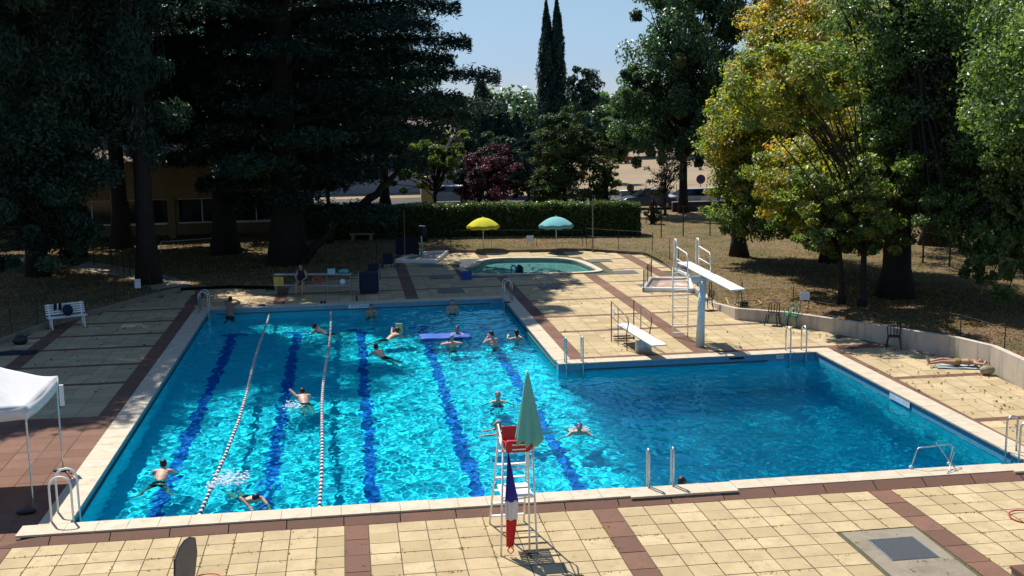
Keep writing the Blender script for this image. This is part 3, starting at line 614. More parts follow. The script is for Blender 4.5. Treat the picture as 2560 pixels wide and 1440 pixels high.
# ---- hedges
def hedge(name, label, pts, h, dp, n, m, size=.14, kind=None):
    """clipped hedge along pts"""
    root = empty(name, (0, 0, 0), label, 'hedge'); cen = []; nor = []; tin = []; core = MB()
    segs = [(Vector((*a, 0)), Vector((*b, 0))) for a, b in zip(pts[:-1], pts[1:])]; T = sum((b-a).length for a, b in segs)
    for a, b in segs:
        L = (b-a).length; k = int(n*L/T); d = (b-a)/L; o = Vector((d.y, -d.x, 0)); u = rng.random(k)*L
        face = rng.random(k); s = np.where(face < .6, 0, np.where(face < .9, 1, 2))
        hh = h+.05*np.sin(u*1.7)+.05*np.sin(u*4.3+1)
        off = np.where(s == 0, rng.normal(0, .07, k)+.06*np.sin(u*2.9), np.where(s == 1, dp*rng.random(k), dp)); z = np.where(s == 1, hh+rng.normal(0, .05, k), hh*rng.random(k)**.9)
        P_ = np.array(a)[None]+np.array(d)[None]*u[:, None]-np.array(o)[None]*off[:, None]; P_[:, 2] = g0+z
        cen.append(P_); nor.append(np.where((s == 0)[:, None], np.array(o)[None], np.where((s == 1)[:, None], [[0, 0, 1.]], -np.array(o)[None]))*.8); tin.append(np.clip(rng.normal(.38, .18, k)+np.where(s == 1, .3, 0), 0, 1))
        mid = a.lerp(b, .5)-o*dp*.5; core.box((mid.x, mid.y, g0+h*.47), (L, dp-.3, h*.93), math.atan2(d.y, d.x))
    core.build('branches', mat('hedge_core', (.012, .018, .007), .95, bump=0), root)
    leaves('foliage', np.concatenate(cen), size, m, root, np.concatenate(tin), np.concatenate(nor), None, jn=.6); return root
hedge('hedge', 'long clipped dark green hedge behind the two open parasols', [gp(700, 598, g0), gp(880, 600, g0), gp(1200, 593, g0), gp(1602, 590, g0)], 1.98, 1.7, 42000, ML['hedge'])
# ---- ground litter
def scatter(name, label, n, region, m, size=.09, z=.135, kind='stuff'):
    c = []
    while len(c) < n:
        x0, x1, y0, y1 = region[rng.integers(len(region))]; p = (rng.uniform(x0, x1), rng.uniform(y0, y1)); c.append(p)
    c = np.array(c); k = np.array([not inside(a, b, HL) for a, b in c]); c = c[k]; cen = np.column_stack([c, np.full(len(c), z)])
    o = leaves(name, cen, size, m, None, rng.random(len(cen)), np.tile([0, 0, 2.5], (len(cen), 1)), jn=.5); o['kind'] = kind; o['label'] = label; return o
M_litter = leaf_mat('fallen_leaves', [(0, hexc('3a2415')), (.5, hexc('6b4526')), (1, hexc('a87c46'))], .1, .8, .1)
scatter('fallen_leaves', 'brown fallen leaves lying on the right lawn', 26000, [(20, 40, 6, 36), (22, 34, 6, 24)], M_litter)
scatter('fallen_leaves', 'brown fallen leaves under the cedar and the left trees', 20000, [(-16, 8, 15, 48), (-12, 20, 36, 47)], M_litter)
M_grass = leaf_mat('grass_blades', [(0, hexc('7c6a35')), (.6, hexc('b09a5a')), (1, hexc('7d8a3a'))], .3, .8, .1)
c = np.column_stack([rng.uniform(-20, 50, 60000), rng.uniform(14, 58, 60000)]); k = np.array([not inside(a, b, HL) for a, b in c]); c = c[k]
o = leaves('grass', np.column_stack([c, np.full(len(c), .16)]), .16, M_grass, None, rng.random(len(c)), None, np.tile([0, 0, 2.], (len(c), 1)), asp=.16, ja=.7); o['kind'] = 'stuff'; o['label'] = 'short dry grass around the pool terrace'
# weeds and dead leaves on the deck
c = []
def bx_(u):                                     # joint lines of the near slabs
    e = [-.9, 5.61, 6.09, 10.81, 11.33, 16.98, 17.5, 23.2]
    for a, b in zip(e[:-1], e[1:]):
        if a <= u < b: n = max(1, round((b-a)/.56)); return a+round((u-a)/((b-a)/n))*(b-a)/n
    return u
for _ in range(520):
    u = rng.uniform(-.8, 22); v_ = -rng.uniform(.8, 6.5); hz_ = rng.random() < .5; dens = .5+.5*math.sin(u*.9+2)*math.sin(v_*1.3)
    if rng.random() > dens+.25: continue
    if hz_: v_ = -.8-round((-.8-v_)/.545)*.545
    else: u = bx_(u)
    for j in range(rng.integers(2, 9)): c.append((u+rng.normal(0, .11 if hz_ else .018), v_+rng.normal(0, .018 if hz_ else .11), -.14))
for _ in range(60):
    u = rng.uniform(0, 21)
    for j in range(14): c.append((u+rng.normal(0, .08), -.58+rng.normal(0, .03), -.11))
c = np.array(c); o = leaves('weeds', c, .06, M_grass, None, rng.random(len(c))*.7, np.tile([0, 0, .5], (len(c), 1)), None, asp=.3); o['kind'] = 'stuff'; o['label'] = 'weeds growing in the joints of the near slabs'
c = []
for _ in range(240): c.append((rng.uniform(21.9, 26), rng.uniform(1, 15), 0))
for _ in range(90): c.append((rng.uniform(13.2, 22), rng.uniform(13, 26), 0))
for _ in range(120): c.append((rng.uniform(-6, -.7), rng.uniform(9, 28), 0))
c = np.array([(a, b, zt(a, b)+.03) for a, b, _ in c if inside(a, b)]); o = leaves('dead_leaves', c, .10, M_litter, None, rng.random(len(c)), np.tile([0, 0, 2], (len(c), 1)), asp=.6); o['kind'] = 'stuff'; o['label'] = 'curled dead leaves blown over the deck slabs'
# ------------------------------------------------------------------ materials for objects
M_white = mat('white_paint', (.78, .78, .75), .4, .08, 4, dirt=(.6, .57, .5)); M_steel = mat('steel', (.55, .56, .56), .28, .12, 8, metal=.9, bump=.05)
M_grey = mat('grey_metal', (.30, .32, .33), .45, .2, 6, metal=.6); M_black = mat('black_plastic', (.018, .02, .025), .45, .2, 9)
M_post = mat('fence_green_black', (.012, .018, .016), .6, .3, 6); M_conc = mat('concrete', (.24, .205, .15), .9, .2, 2.5, dirt=(.15, .125, .09), bump=.4)
t = NT('white_render'); n1 = t.noise(1.4, 5, .7); n2 = t.noise(1.0, 5, .7, t.mapping((5, 5, .55))); n3 = t.noise(30, 4)
c = t.ramp(n1, [(.3, (.41, .355, .285)), (.7, (.51, .445, .365))]); c = t.mix(t.ramp(n2, [(.5, (0, 0, 0)), (.72, (.7, .7, .7))]), c, (.20, .175, .145)); t.pbr(c, .9, nrm=t.bump(n3, .4, .01), spec=.2); M_render = t.m; M_blue = mat('blue_plastic', (.01, .05, .30), .4, .25, 5); M_lblue = mat('light_blue_plastic', (.05, .22, .55), .4)
M_red = mat('red_plastic', (.45, .018, .02), .4, .2, 6); M_teal = mat('teal_cloth', hexc('4f9f97'), .85, .15, 7); M_navy = mat('navy_cloth', (.010, .015, .036), .85); M_greenp = mat('green_plastic', (.01, .19, .09), .4)
M_wood = mat('old_wood', (.20, .15, .10), .85, .4, 6, bump=.5); M_orange = mat('orange_plastic', (.6, .09, .02), .45); M_grate = mat('grating', hexc('5a6064'), .6, .3, 40, metal=.3, bump=.9)
M_cream = mat('cream_wall', hexc('d8c79c'), .9, .15, 1.2); M_glass = mat('dark_glass', (.015, .02, .025), .08, .1, 1, bump=0, spec=.8); M_paper = mat('white_sign', (.75, .76, .78), .5, .05, 20)
def cloth(name, c, tr=.3):
    t = NT(name); n = t.noise(9, 4); cc = t.mix(n, tuple(x*.85 for x in c), c); p = t.pbr(cc, .85, spec=.15); b = t.n('ShaderNodeBsdfTranslucent'); t.l(cc, b.inputs[0]); m = t.n('ShaderNodeMixShader'); m.inputs[0].default_value = tr
    t.l(p.outputs[0], m.inputs[1]); t.l(b.outputs[0], m.inputs[2]); t.l(m.outputs[0], t.out.inputs[0]); return t.m
# ---- small pool
sp = [gp(a, b, 0) for a, b in ((1150, 672), (1190, 655), (1184, 648), (1215, 643), (1300, 641), (1390, 642), (1432, 645), (1458, 652), (1485, 664), (1517, 683), (1350, 686), (1180, 691))]
sp = [(11.35, 34.2), (11.95, 34.75), (12.35, 35.6), (12.6, 36.7), (13.2, 37.5), (14.2, 37.75), (16.2, 37.35), (17.3, 36.9), (18.0, 36.0), (18.3, 34.8), (18.45, 32.8), (18.45, 31.05), (15, 31.3), (11.75, 31.6), (11.5, 33)]
def ring_sm(pts, it=2, keep=()):
    for _ in range(it):
        q = []
        for i in range(len(pts)):
            a = Vector(pts[i]); b = Vector(pts[(i+1) % len(pts)]); q += [a.lerp(b, .25), a.lerp(b, .75)]
        pts = q
    return [tuple(p) for p in pts]
SPO = ring_sm(sp, 2); cxy = Vector((15.1, 34.2))
def off(pts, d): return [tuple(cxy+(Vector(p)-cxy)*(1+d/max((Vector(p)-cxy).length, .1))) for p in pts]
SPI = off(SPO, -.35); SPX = off(SPO, .02); n = len(SPO)
mb = MB(); mb.add([(*p, .035) for p in SPX]+[(*p, .035) for p in SPI]+[(*p, -.2) for p in SPI]+[(*p, -.05) for p in SPX], [(i, (i+1) % n, n+(i+1) % n, n+i) for i in range(n)]+[(n+i, n+(i+1) % n, 2*n+(i+1) % n, 2*n+i) for i in range(n)]+[((i+1) % n, i, 3*n+i, 3*n+(i+1) % n) for i in range(n)])
struct(mb.build('paddling_pool_coping', M_cop), 'pale curved coping round the small pool')
M_sp = mat('paddling_liner', (.26, .46, .46), .5, .2, 2, bump=0)
mb = MB(); c0 = [(*p, -.04) for p in SPI]; c1 = [(*p, -.62) for p in SPI]; mb.add(c0+c1, [(i, (i+1) % n, n+(i+1) % n, n+i) for i in range(n)]+[tuple(range(n, 2*n))])
o = mb.build('paddling_pool_shell', M_sp); o.cycles.is_caustics_receiver = True; struct(o, 'greenish shell of the small pool')
o = grid_obj('paddling_pool_water', 11, 18.8, 31, 38, .08, lambda x, y: -.13+waves(x, y, .45, 9), water_mat('paddling_water', (.72, .93, .91)), keep=lambda x, y: np.array([inside(a, b, SPI) for a, b in zip(x, y)]))
o.cycles.is_caustics_caster = True; struct(o, 'calm green tinted water of the small pool')
# blue slide toy, blue crate
t = empty('pool_slide', (*gp(1292, 684, -.13), -.13), 'small blue toy slide standing in the paddling pool', 'slide')
mb = MB(); mb.tube([(-.28, 0, -.1), (-.28, 0, .30), (-.22, 0, .42), (-.10, 0, .42), (-.04, 0, .3), (-.04, 0, -.1)], .035, 8); mb.build('frame', M_lblue, t, smooth=True)
P_ = [[(-.2+.5*(1-math.cos(a))*.9-.05, y_, .42*math.cos(a)+.03) for y_ in (-.18, .18)] for a in [i*math.pi/2/8 for i in range(9)]]
MB().grid(P_).build('chute', M_lblue, t, smooth=True, solid=.03)
mb = MB(); pr = [(.02, 0), (.30, 0), (.30, .38), (.24, .50), (.14, .54), (.06, .50), (.02, .38)]; mb.add([(a, -.2, b-.1) for a, b in pr]+[(a, .2, b-.1) for a, b in pr], [tuple(range(7)), tuple(range(13, 6, -1))]+[((i+1) % 7, i, i+7, (i+1) % 7+7) for i in range(7)]); mb.build('side_panel', M_navy, t)
t = empty('plastic_crate', (*gp(1166, 697, 0), 0), 'dark blue plastic crate at the left corner of the paddling pool', 'crate')
mb = MB()
for s in (-1, 1): mb.box((0, s*.17, .17), (.5, .02, .34)); mb.box((s*.24, 0, .17), (.02, .32, .34))
mb.box((0, 0, .01), (.46, .32, .02)); mb.build('body', M_blue, t, bevel=.005)
mb = MB()
for s in (-1, 1): mb.box((0, s*.185, .335), (.53, .02, .03)); mb.box((s*.255, 0, .335), (.02, .35, .03))
mb.build('rim', M_blue, t)
# floor gratings
for i, ((px, py), lab) in enumerate((((1380, 718), 'grey floor grating in the sunny deck above the middle band'), ((1500, 651), 'grey floor grating right of the far end of the paddling pool'), ((1562, 680), 'grey floor grating right of the paddling pool corner'), ((1632, 714), 'grey floor grating left of the white foot bath'),
      ((1127, 727), 'shaded grating nearest to the long pool'), ((1103, 692), 'shaded grating left of the blue crate'), ((1080, 663), 'shaded grating in front of the left foot bath'))):
    x, y = gp(px, py); t = empty('floor_grating', (x, y, -.012), lab, 'grating', 'square gratings in the far deck')
    MB().box((0, 0, .0), (1.2, 1.1, .012)).build('frame', M_conc, t)
    mb = MB()
    for k in range(11): mb.box((-.53+k*.106, 0, .012), (.07, 1.04, .018))
    mb.build('bars', M_grate, t)
t = empty('access_hatch', (0, 0, 0), 'large dark ribbed hatch set in a grey concrete patch in the near deck', 'hatch')
V_ = [(15.38, -2.98), (16.93, -2.98), (16.88, -5.4), (15.38, -5.4)]
mb = MB(); mb.add([(a, b, -.147) for a, b in V_]+[(a, b, -.2) for a, b in V_], [(3, 2, 1, 0)]+[(i, (i+1) % 4, 4+(i+1) % 4, 4+i) for i in range(4)]); mb.build('surround', M_conc, t)
mb = MB(); mb.box((16.18, -3.97, -.142), (.96, 1.04, .012)); mb.build('frame', M_grey, t)
mb = MB()
for k in range(24): mb.box((16.18, -4.465+k*.043, -.134), (.9, .028, .012))
mb.build('grating', M_grate, t)
# ---- ladders
def ladder(label, p, inward, z=0, foot=.32, h=.86, gap=.55, group='steel ladders round the pool', front=.07, steps=3, dark=None):
    rz = math.atan2(inward[1], inward[0])-math.pi/2
    t = empty('pool_ladder', (p[0], p[1], z), label, 'pool ladder', group, rz); m = dark or M_steel
    for s in (-1, 1):
        x = s*gap/2; r0 = (foot+front)/2; pts = [(x, -foot, 0), (x, -foot, h-r0)]+[(x, -foot+r0*(1-math.cos(a)), h-r0+r0*math.sin(a)) for a in [k*math.pi/8 for k in range(1, 8)]]+[(x, front, h-r0), (x, front, -.9), (x, front-.05, -1.15)]
        o = MB().tube(pts, .024, 10).build('rail', m, t, smooth=True); o.cycles.is_caustics_receiver = True
    for k in range(steps):
        o = MB().box((0, front, -.33-.28*k), (gap, .09, .03)).build('step', M_white, t, bevel=.005); o.cycles.is_caustics_receiver = True
    return t
ladder('steel pool ladder with two rails beside the lifeguard chair, on the near edge', (12.5, .0), (0, 1), foot=.12)
ladder('steel pool ladder at the inner corner where the two basins meet', (13.02, 12.05), (0, -1), foot=.24)
ladder('steel pool ladder with a white step at the far corner of the diving pool', (20.62, 12.05), (0, -1), foot=.36)
ladder('steel pool ladder at the far right corner of the long pool', (12.5, 24.45), (-1, 0), foot=.26)
ladder('steel pool ladder at the shaded far left corner', (0, 24.5), (1, 0), foot=.3)
ladder('big pale pool ladder at the near left corner by the white tent', (0, .42), (1, 0), foot=.36, h=.95, dark=M_white)
ladder('pool ladder cut by the right edge of the picture', (21.3, .55), (-1, 0), foot=.2)
# ---- lifeguard chair
zc = -.15; t = empty('lifeguard_chair', (0, 0, 0), 'high white metal lifeguard chair with ladder legs on the near deck', 'lifeguard chair')
FL = Vector((8.56, -2.93, zc)); FR = Vector((9.26, -2.92, zc)); BL = Vector((8.56, -1.2, zc)); BR = Vector((9.27, -1.22, zc)); TL = Vector((8.64, -2.86, 1.92)); TR = Vector((9.2, -2.86, 2.02)); UL = Vector((8.64, -2.25, 2.02)); UR = Vector((9.2, -2.25, 2.02))
for a, b in ((FL, TL), (FR, TR), (BL, UL), (BR, UR)): MB().tube([a, b], .02, 8).build('leg', M_white, t, smooth=True)
for k in range(6):
    f_ = .09+k*.148; a = BL.lerp(UL, f_); b = BR.lerp(UR, f_); c = (a+b)/2; MB().box(c, (b.x-a.x, .075, .025)).build('step', M_white, t)
MB().tube([TL, TR, UR, UL, TL], .018, 8).build('seat_frame', M_white, t, smooth=True)
for f_ in (.52, .80): MB().tube([FL.lerp(TL, f_), FR.lerp(TR, f_)], .014, 6).build('crossbar', M_white, t, smooth=True)
mb = MB()
for k in range(9): mb.box((8.91, -2.86+k*.085, 1.0), (.56, .06, .018))
mb.tube([(8.62, -2.9, .98), (8.62, -2.12, .98), (9.2, -2.12, .98), (9.2, -2.9, .98)], .015, 6); mb.build('platform', M_white, t)
mb = MB(); mb.box((8.90, -2.52, 1.93), (.44, .5, .04)); mb.build('seat', M_red, t, bevel=.01)
mb = MB(); mb.add([(8.70, -2.32, 1.95), (9.06, -2.32, 1.95), (9.06, -2.25, 2.20), (8.70, -2.25, 2.20), (8.70, -2.29, 1.95), (9.06, -2.29, 1.95), (9.06, -2.22, 2.20), (8.70, -2.22, 2.20)], [(0, 1, 2, 3), (7, 6, 5, 4), (0, 3, 7, 4), (1, 5, 6, 2), (3, 2, 6, 7), (0, 4, 5, 1)])
mb.build('backrest', M_red, t, bevel=.01)
for xx in (8.62, 9.23): MB().tube([(xx, -2.86, 1.9), (xx, -2.86, 2.05), (xx, -2.8, 2.10), (xx, -2.35, 2.28), (xx, -2.26, 2.25), (xx, -2.24, 1.9)], .016, 8).build('armrest', M_white, t, smooth=True)
# red rescue float leaning on the seat
t = empty('rescue_float', (8.94, -2.97, 1.90), 'red plastic rescue float with white handle slots on the lifeguard chair', 'rescue float')
pr = [(-.26, 0), (.17, 0), (.27, .10), (.20, .22), (-.24, .24), (-.27, .12)]; k = len(pr)
mb = MB(); mb.add([(a, -.05, b) for a, b in pr]+[(a, .05, b) for a, b in pr], [tuple(range(k)), tuple(range(2*k-1, k-1, -1))]+[((i+1) % k, i, i+k, (i+1) % k+k) for i in range(k)]); mb.build('body', M_red, t, bevel=.02)
for z_ in (.07, .16): MB().box((-.02, -.058, z_), (.26, .018, .025)).build('handle', M_white, t)
# tricolour flag hanging down
M_fb = mat('flag_blue', (.035, .03, .30), .8, .1); M_fw = mat('flag_white', (.72, .68, .66), .8, .1); M_fr = mat('flag_red', (.62, .03, .025), .8, .1)
t = empty('flag', (8.74, -2.99, 1.90), 'hanging blue white and red flag tied to the lifeguard chair', 'flag')
def drape(z0, z1, w0, w1, mm, nm, x0=0, x1=0):
    P_ = []
    for j in range(13):
        f_ = j/12; z_ = z0+(z1-z0)*f_; w_ = w0+(w1-w0)*f_; P_.append([(x0+(x1-x0)*f_+w_*(i/10-.5), .022*math.sin(i*2.2+z_*3)+.012*math.sin(i*3.7)-.01, z_+.02*math.sin(i)) for i in range(11)])
    MB().grid(P_).build(nm, mm, t, smooth=True, solid=.004)
drape(0, -.95, .02, .26, M_fb, 'blue_band', -.02, .03); drape(-.95, -1.32, .26, .22, M_fw, 'white_band', .03, .02); drape(-1.32, -1.86, .20, .13, M_fr, 'red_band', .02, -.02)
MB().tube([(-.02, 0, -1.84), (-.06, 0, -1.93), (0, 0, -2.0), (.06, 0, -1.93), (0, 0, -1.84)], .012, 6).build('cord', M_fr, t, smooth=True)
# closed parasol
t = empty('closed_parasol', (9.10, -3.0, zc), 'folded teal parasol standing upright against the lifeguard chair', 'parasol')
MB().tube([(0, 0, 0), (0, 0, 3.62)], .018, 8).build('pole', M_white, t, smooth=True)
P_ = []
for j in range(15):
    f_ = j/14; r_ = .015+.215*f_**.85; P_.append([(r_*(1+.26*f_*math.cos(7*a))*math.cos(a)+.02*f_, r_*(1+.26*f_*math.cos(7*a))*math.sin(a), 3.60-1.35*f_+(.05*math.cos(8*a) if j == 14 else 0)) for a in [2*math.pi*i/48 for i in range(49)]])
MB().grid(P_).build('canopy', cloth('teal_canopy', hexc('86d6ca'), .35), t, smooth=True, solid=.006)
mb = MB(); mb.tube([(-.17, 0, 0.04), (.17, 0, .04)], .02); mb.tube([(0, -.17, .04), (0, .17, .04)], .02); mb.build('foot', M_black, t)
# ---- open parasols
def parasol(label, x, y, col, r=.98, h=1.78, tilt=0, group='open parasols by the paddling pool'):
    t = empty('parasol', (x, y, .0), label, 'parasol', group); MB().tube([(0, 0, 0), (0, 0, h+.12)], .018, 8).build('pole', M_white, t, smooth=True)
    P_ = []
    for j in range(10):
        f_ = j/9; P_.append([(r*f_*(1-.035*(1-math.cos(8*a))*f_)*math.cos(a), r*f_*(1-.035*(1-math.cos(8*a))*f_)*math.sin(a), h+.06-.50*f_**1.9+(.035*(1-math.cos(8*a))*f_*f_*.5)) for a in [2*math.pi*i/64 for i in range(65)]])
    cm = cloth('canopy_'+label[:6], col, .35); c = MB().grid(P_).build('canopy', cm, t, smooth=True, solid=.005)
    P_ = [[(r*.985*math.cos(a)*(1-.035*(1-math.cos(8*a))), r*.985*math.sin(a)*(1-.035*(1-math.cos(8*a))), h-.45-.11*k+(.0175*(1-math.cos(8*a)))) for a in [2*math.pi*i/64 for i in range(65)]] for k in (0, 1)]
    MB().grid(P_).build('valance', cm, c, smooth=True, solid=.004)
    for k in range(8): a = 2*math.pi*k/8; MB().tube([(0, 0, h-.02), (r*.5*math.cos(a), r*.5*math.sin(a), h-.10), (r*.96*math.cos(a), r*.96*math.sin(a), h-.43)], .006, 5).build('rib', M_steel, t)
    return t
parasol('open light blue parasol right of the paddling pool', 17.57, 39.66, hexc('8fd0d6'), r=1.02, h=1.90); parasol('open yellow parasol left behind the paddling pool', 13.54, 40.72, hexc('e3e04a'), r=.97, h=1.86)
# ---- diving boards
t = empty('high_diving_board', (0, 0, 0), 'tall springboard on a pale blue pillar with white ladder', 'diving board')
M_pb = mat('pale_blue_paint', hexc('c0d6d8'), .45, .12, 3, dirt=hexc('b8bcb2'))
MB().tube([(17.76, 13.66, -.03), (17.78, 13.66, 1.1), (17.83, 13.66, 2.28)], [.155, .13, .12], 20).build('pillar', M_pb, t, smooth=True)
mb = MB(); mb.tube([(17.45, 13.7, 2.3), (18.3, 13.7, 2.3)], .07, 12); mb.build('crossbar', M_pb, t, smooth=True)
B0 = Vector((17.72, 15.55, 2.66)); B1 = Vector((18.30, 11.45, 2.30)); bd = (B1-B0).normalized(); bn = Vector((bd.y, -bd.x, 0)).normalized(); up = bn.cross(bd); up = up if up.z > 0 else -up
mb = MB(); hw = .25
vs = [B0-bn*hw, B0+bn*hw, B1+bn*hw, B1-bn*hw]; mb.add([v+up*.02 for v in vs]+[v-up*.025 for v in vs], [(0, 1, 2, 3), (7, 6, 5, 4), (0, 4, 5, 1), (1, 5, 6, 2), (2, 6, 7, 3), (3, 7, 4, 0)]); mb.build('board', M_white, t, bevel=.008)
mb = MB()
for s in (-.2, .0, .2): a = B0+bn*s-up*.045; b = B0.lerp(B1, .9)+bn*s-up*.045; mb.tube([a, b], .018, 6)
mb.build('stiffener', M_grey, t)
zp = 2.45
mb = MB()
for xx in (17.36, 18.12): mb.box((xx, 14.55, zp), (.05, 1.85, .09))
for yy in (13.7, 14.6, 15.42): mb.box((17.74, yy, zp-.03), (.8, .05, .06))
mb.build('platform_frame', M_white, t); mb = MB()
for k in range(7): mb.box((17.74, 14.7+k*.11, zp+.05), (.7, .07, .02))
mb.build('platform', M_grey, t)
for xx in (17.33, 18.14):
    MB().tube([(xx, 15.46, 2.4), (xx, 15.46, 3.42), (xx, 15.40, 3.52), (xx, 15.22, 3.54), (xx, 15.12, 3.44), (xx, 15.1, 2.45)], .026, 8).build('hand_loop', M_white, t, smooth=True)
    mb = MB(); mb.tube([(xx, 15.1, 3.28), (xx, 13.95, 3.20), (xx, 13.82, 3.12), (xx, 13.78, 2.45)], .022, 8); mb.tube([(xx, 15.1, 2.86), (xx, 13.79, 2.8)], .018, 8); mb.build('guard_rail', M_white, t, smooth=True)
for xx in (17.30, 17.86): MB().tube([(xx, 15.44, -.02), (xx, 15.44, 1.3), (xx+(.0), 15.46, 1.5), (xx, 15.46, 2.5)], .024, 8).build('stile', M_white, t, smooth=True)
for k in range(8): MB().box((17.58, 15.44, .13+k*.31), (.54, .06, .028)).build('rung', M_white, t)
t = empty('low_diving_board', (0, 0, 0), 'low springboard with rusty tube handrails on both sides', 'diving board')
M_rust = mat('rusty_tube', hexc('7c6a58'), .6, .35, 8, metal=.4, dirt=hexc('5a4331'))
b0 = Vector((15.40, 15.2, .60)); b1 = Vector((15.78, 11.75, .52)); bd = (b1-b0).normalized(); bn = Vector((bd.y, -bd.x, 0)).normalized()
vs = [b0-bn*.25, b0+bn*.25, b1+bn*.25, b1-bn*.25]; z_ = Vector((0, 0, 1)); mb = MB(); mb.add([v+z_*.02 for v in vs]+[v-z_*.02 for v in vs], [(0, 1, 2, 3), (7, 6, 5, 4), (0, 4, 5, 1), (1, 5, 6, 2), (2, 6, 7, 3), (3, 7, 4, 0)]); mb.build('board', M_white, t, bevel=.008)
mb = MB()
for s in (-.17, .17): mb.tube([b0+bn*s-z_*.06, b0.lerp(b1, .93)+bn*s-z_*.05], .03, 8)
mb.build('beam', M_grey, t)
MB().box((15.62, 13.15, .2), (.55, .10, .42)).build('fulcrum', M_steel, t, bevel=.01)
for k, yy in enumerate((15.15, 14.75)): MB().box((15.38+k*.05, yy, .16+k*.0), (.6, .07, .05)).build('foot', M_rust, t)
for yy, hh in ((15.35, .18), (15.75, .0)): MB().box((15.34, yy, .32-hh), (.55, .18, .03)).build('step', M_grey, t)
for s in (-.42, .42):
    def q_(f_, z): p = b0.lerp(b1, f_)+bn*s; return (p.x, p.y, z)
    mb = MB(); mb.tube([q_(0, -.02), q_(0, 1.42), q_(.42, 1.18), q_(.48, 1.10), q_(.50, .95), q_(.46, .7), q_(.44, .45), q_(.46, -.02)], .02, 8); mb.tube([q_(.2, 1.31), q_(.2, -.02)], .016, 8)
    for z1, z2 in ((1.12, .92), (.88, .70)): mb.tube([q_(0, z1), q_(.48, z2)], .010, 6)
    mb.build('handrail', M_rust, t, smooth=True)
p = b0+bn*.44; MB().box((p.x+.02, p.y-.28, 1.08), (.02, .26, .3)).build('notice', M_paper, t)
# ---- foot baths
def footbath(label, poly, zin=.0):
    t = empty('foot_bath', (0, 0, 0), label, 'foot bath'); P_ = [Vector(p) for p in poly]; c = sum(P_, Vector((0, 0)))/len(P_); I_ = [p+(c-p).normalized()*.24 for p in P_]; n = len(P_)
    mb = MB(); mb.add([(p.x, p.y, .16) for p in P_]+[(p.x, p.y, .16) for p in I_]+[(p.x, p.y, .03) for p in I_]+[(p.x, p.y, -.05) for p in P_], [(i, (i+1) % n, n+(i+1) % n, n+i) for i in range(n)]+[(n+i, n+(i+1) % n, 2*n+(i+1) % n, 2*n+i) for i in range(n)]+[((i+1) % n, i, 3*n+i, 3*n+(i+1) % n) for i in range(n)])
    mb.build('kerb', M_white, t); mb = MB(); mb.add([(p.x, p.y, .035) for p in I_], [tuple(range(n))]); mb.build('basin', mat('basin_tiles', hexc('a88c7a'), .5, .3, 3, dirt=(.75, .75, .72)), t); return t
footbath('white rimmed foot bath behind the high diving board', [(18.75, 25.2), (20.9, 24.5), (21.75, 27.75), (19.9, 28.2)])
footbath('white rimmed foot bath in the shade left of the paddling pool', [(8.35, 37.3), (10.55, 36.75), (11.5, 40.4), (9.7, 40.3)])
def screen(name, label, a, b, h, m, npost=3, cat='screen'):
    t = empty(name, (0, 0, 0), label, cat); a = Vector((*a, 0)); b = Vector((*b, 0))
    for k in range(npost): p = a.lerp(b, k/(npost-1)); MB().tube([(p.x, p.y, 0), (p.x, p.y, h)], .022, 6).build('post', M_post, t)
    d = b-a; c = (a+b)/2; MB().box((c.x, c.y, h*.53), (d.length, .012, h*.86), math.atan2(d.y, d.x)).build('panel', m, t); return t
M_mesh = NT('wire_netting'); tr_ = M_mesh.n('ShaderNodeBsdfTransparent'); df = M_mesh.n('ShaderNodeBsdfDiffuse'); df.inputs[0].default_value = (.06, .075, .07, 1); mx = M_mesh.n('ShaderNodeMixShader'); mx.inputs[0].default_value = .28
M_mesh.l(tr_.outputs[0], mx.inputs[1]); M_mesh.l(df.outputs[0], mx.inputs[2]); M_mesh.l(mx.outputs[0], M_mesh.out.inputs[0]); M_mesh = M_mesh.m
screen('mesh_screen', 'small dark mesh screen at the left side of the sunny foot bath', (18.8, 25.1), (20.0, 28.2), 1.0, M_mesh)
t = screen('shower_screen', 'dark blue and green panel beside the shaded foot bath', (8.5, 39.6), (9.75, 39.35), 1.12, M_navy, 2); MB().box((9.9, 38.9, .6), (.06, .7, 1.1)).build('side_panel', M_teal, t)
# ---- retaining wall on the right, kerb on the left
WPTS = [((19.2, 39.7), .05), ((20.6, 38.4), .08), ((22.1, 36.9), .10), ((22.1, 33.6), .10), ((20.6, 21.0), .14), ((20.55, 18.1), .42), ((22.1, 16.65), .46), ((23.3, 14.45), .52), ((25.2, 10.2), .68), ((25.4, 8.5), .76), ((24.65, 2.5), .85)]
t = empty('retaining_wall', (0, 0, 0), 'low off white rendered wall bordering the right side of the deck', 'wall'); mb = MB(); wt = .2
def wallstrip(mb, pts, wt, side, zb=-.2):
    n = len(pts); O = []
    for i, (p, h) in enumerate(pts):
        a = Vector(pts[max(i-1, 0)][0]); b = Vector(pts[min(i+1, n-1)][0]); d = (b-a).normalized(); O.append(Vector(p)+Vector((-d.y, d.x))*wt*side)
    vs = []
    for (p, h), o in zip(pts, O): vs += [(p[0], p[1], zb), (p[0], p[1], h), (o.x, o.y, h), (o.x, o.y, zb)]
    fs = [(i*4+a, (i+1)*4+a, (i+1)*4+b, i*4+b) for i in range(n-1) for a, b in ((0, 1), (1, 2), (2, 3))]+[(0, 1, 2, 3), ((n-1)*4+3, (n-1)*4+2, (n-1)*4+1, (n-1)*4)]
    mb.add(vs, fs)
wallstrip(mb, WPTS[3:], .2, 1); mb.build('wall', M_render, t)
mb = MB(); wallstrip(mb, [((p[0], p[1]), h) for p, h in WPTS[:4]][::-1], .15, -1); o = mb.build('kerb', M_conc, t)
LK = [((-14, 6), .16), ((-6.75, 19.1), .16), ((-5.85, 22.3), .17), ((-2.65, 28.75), .18), ((-1.85, 30.25), .16)]
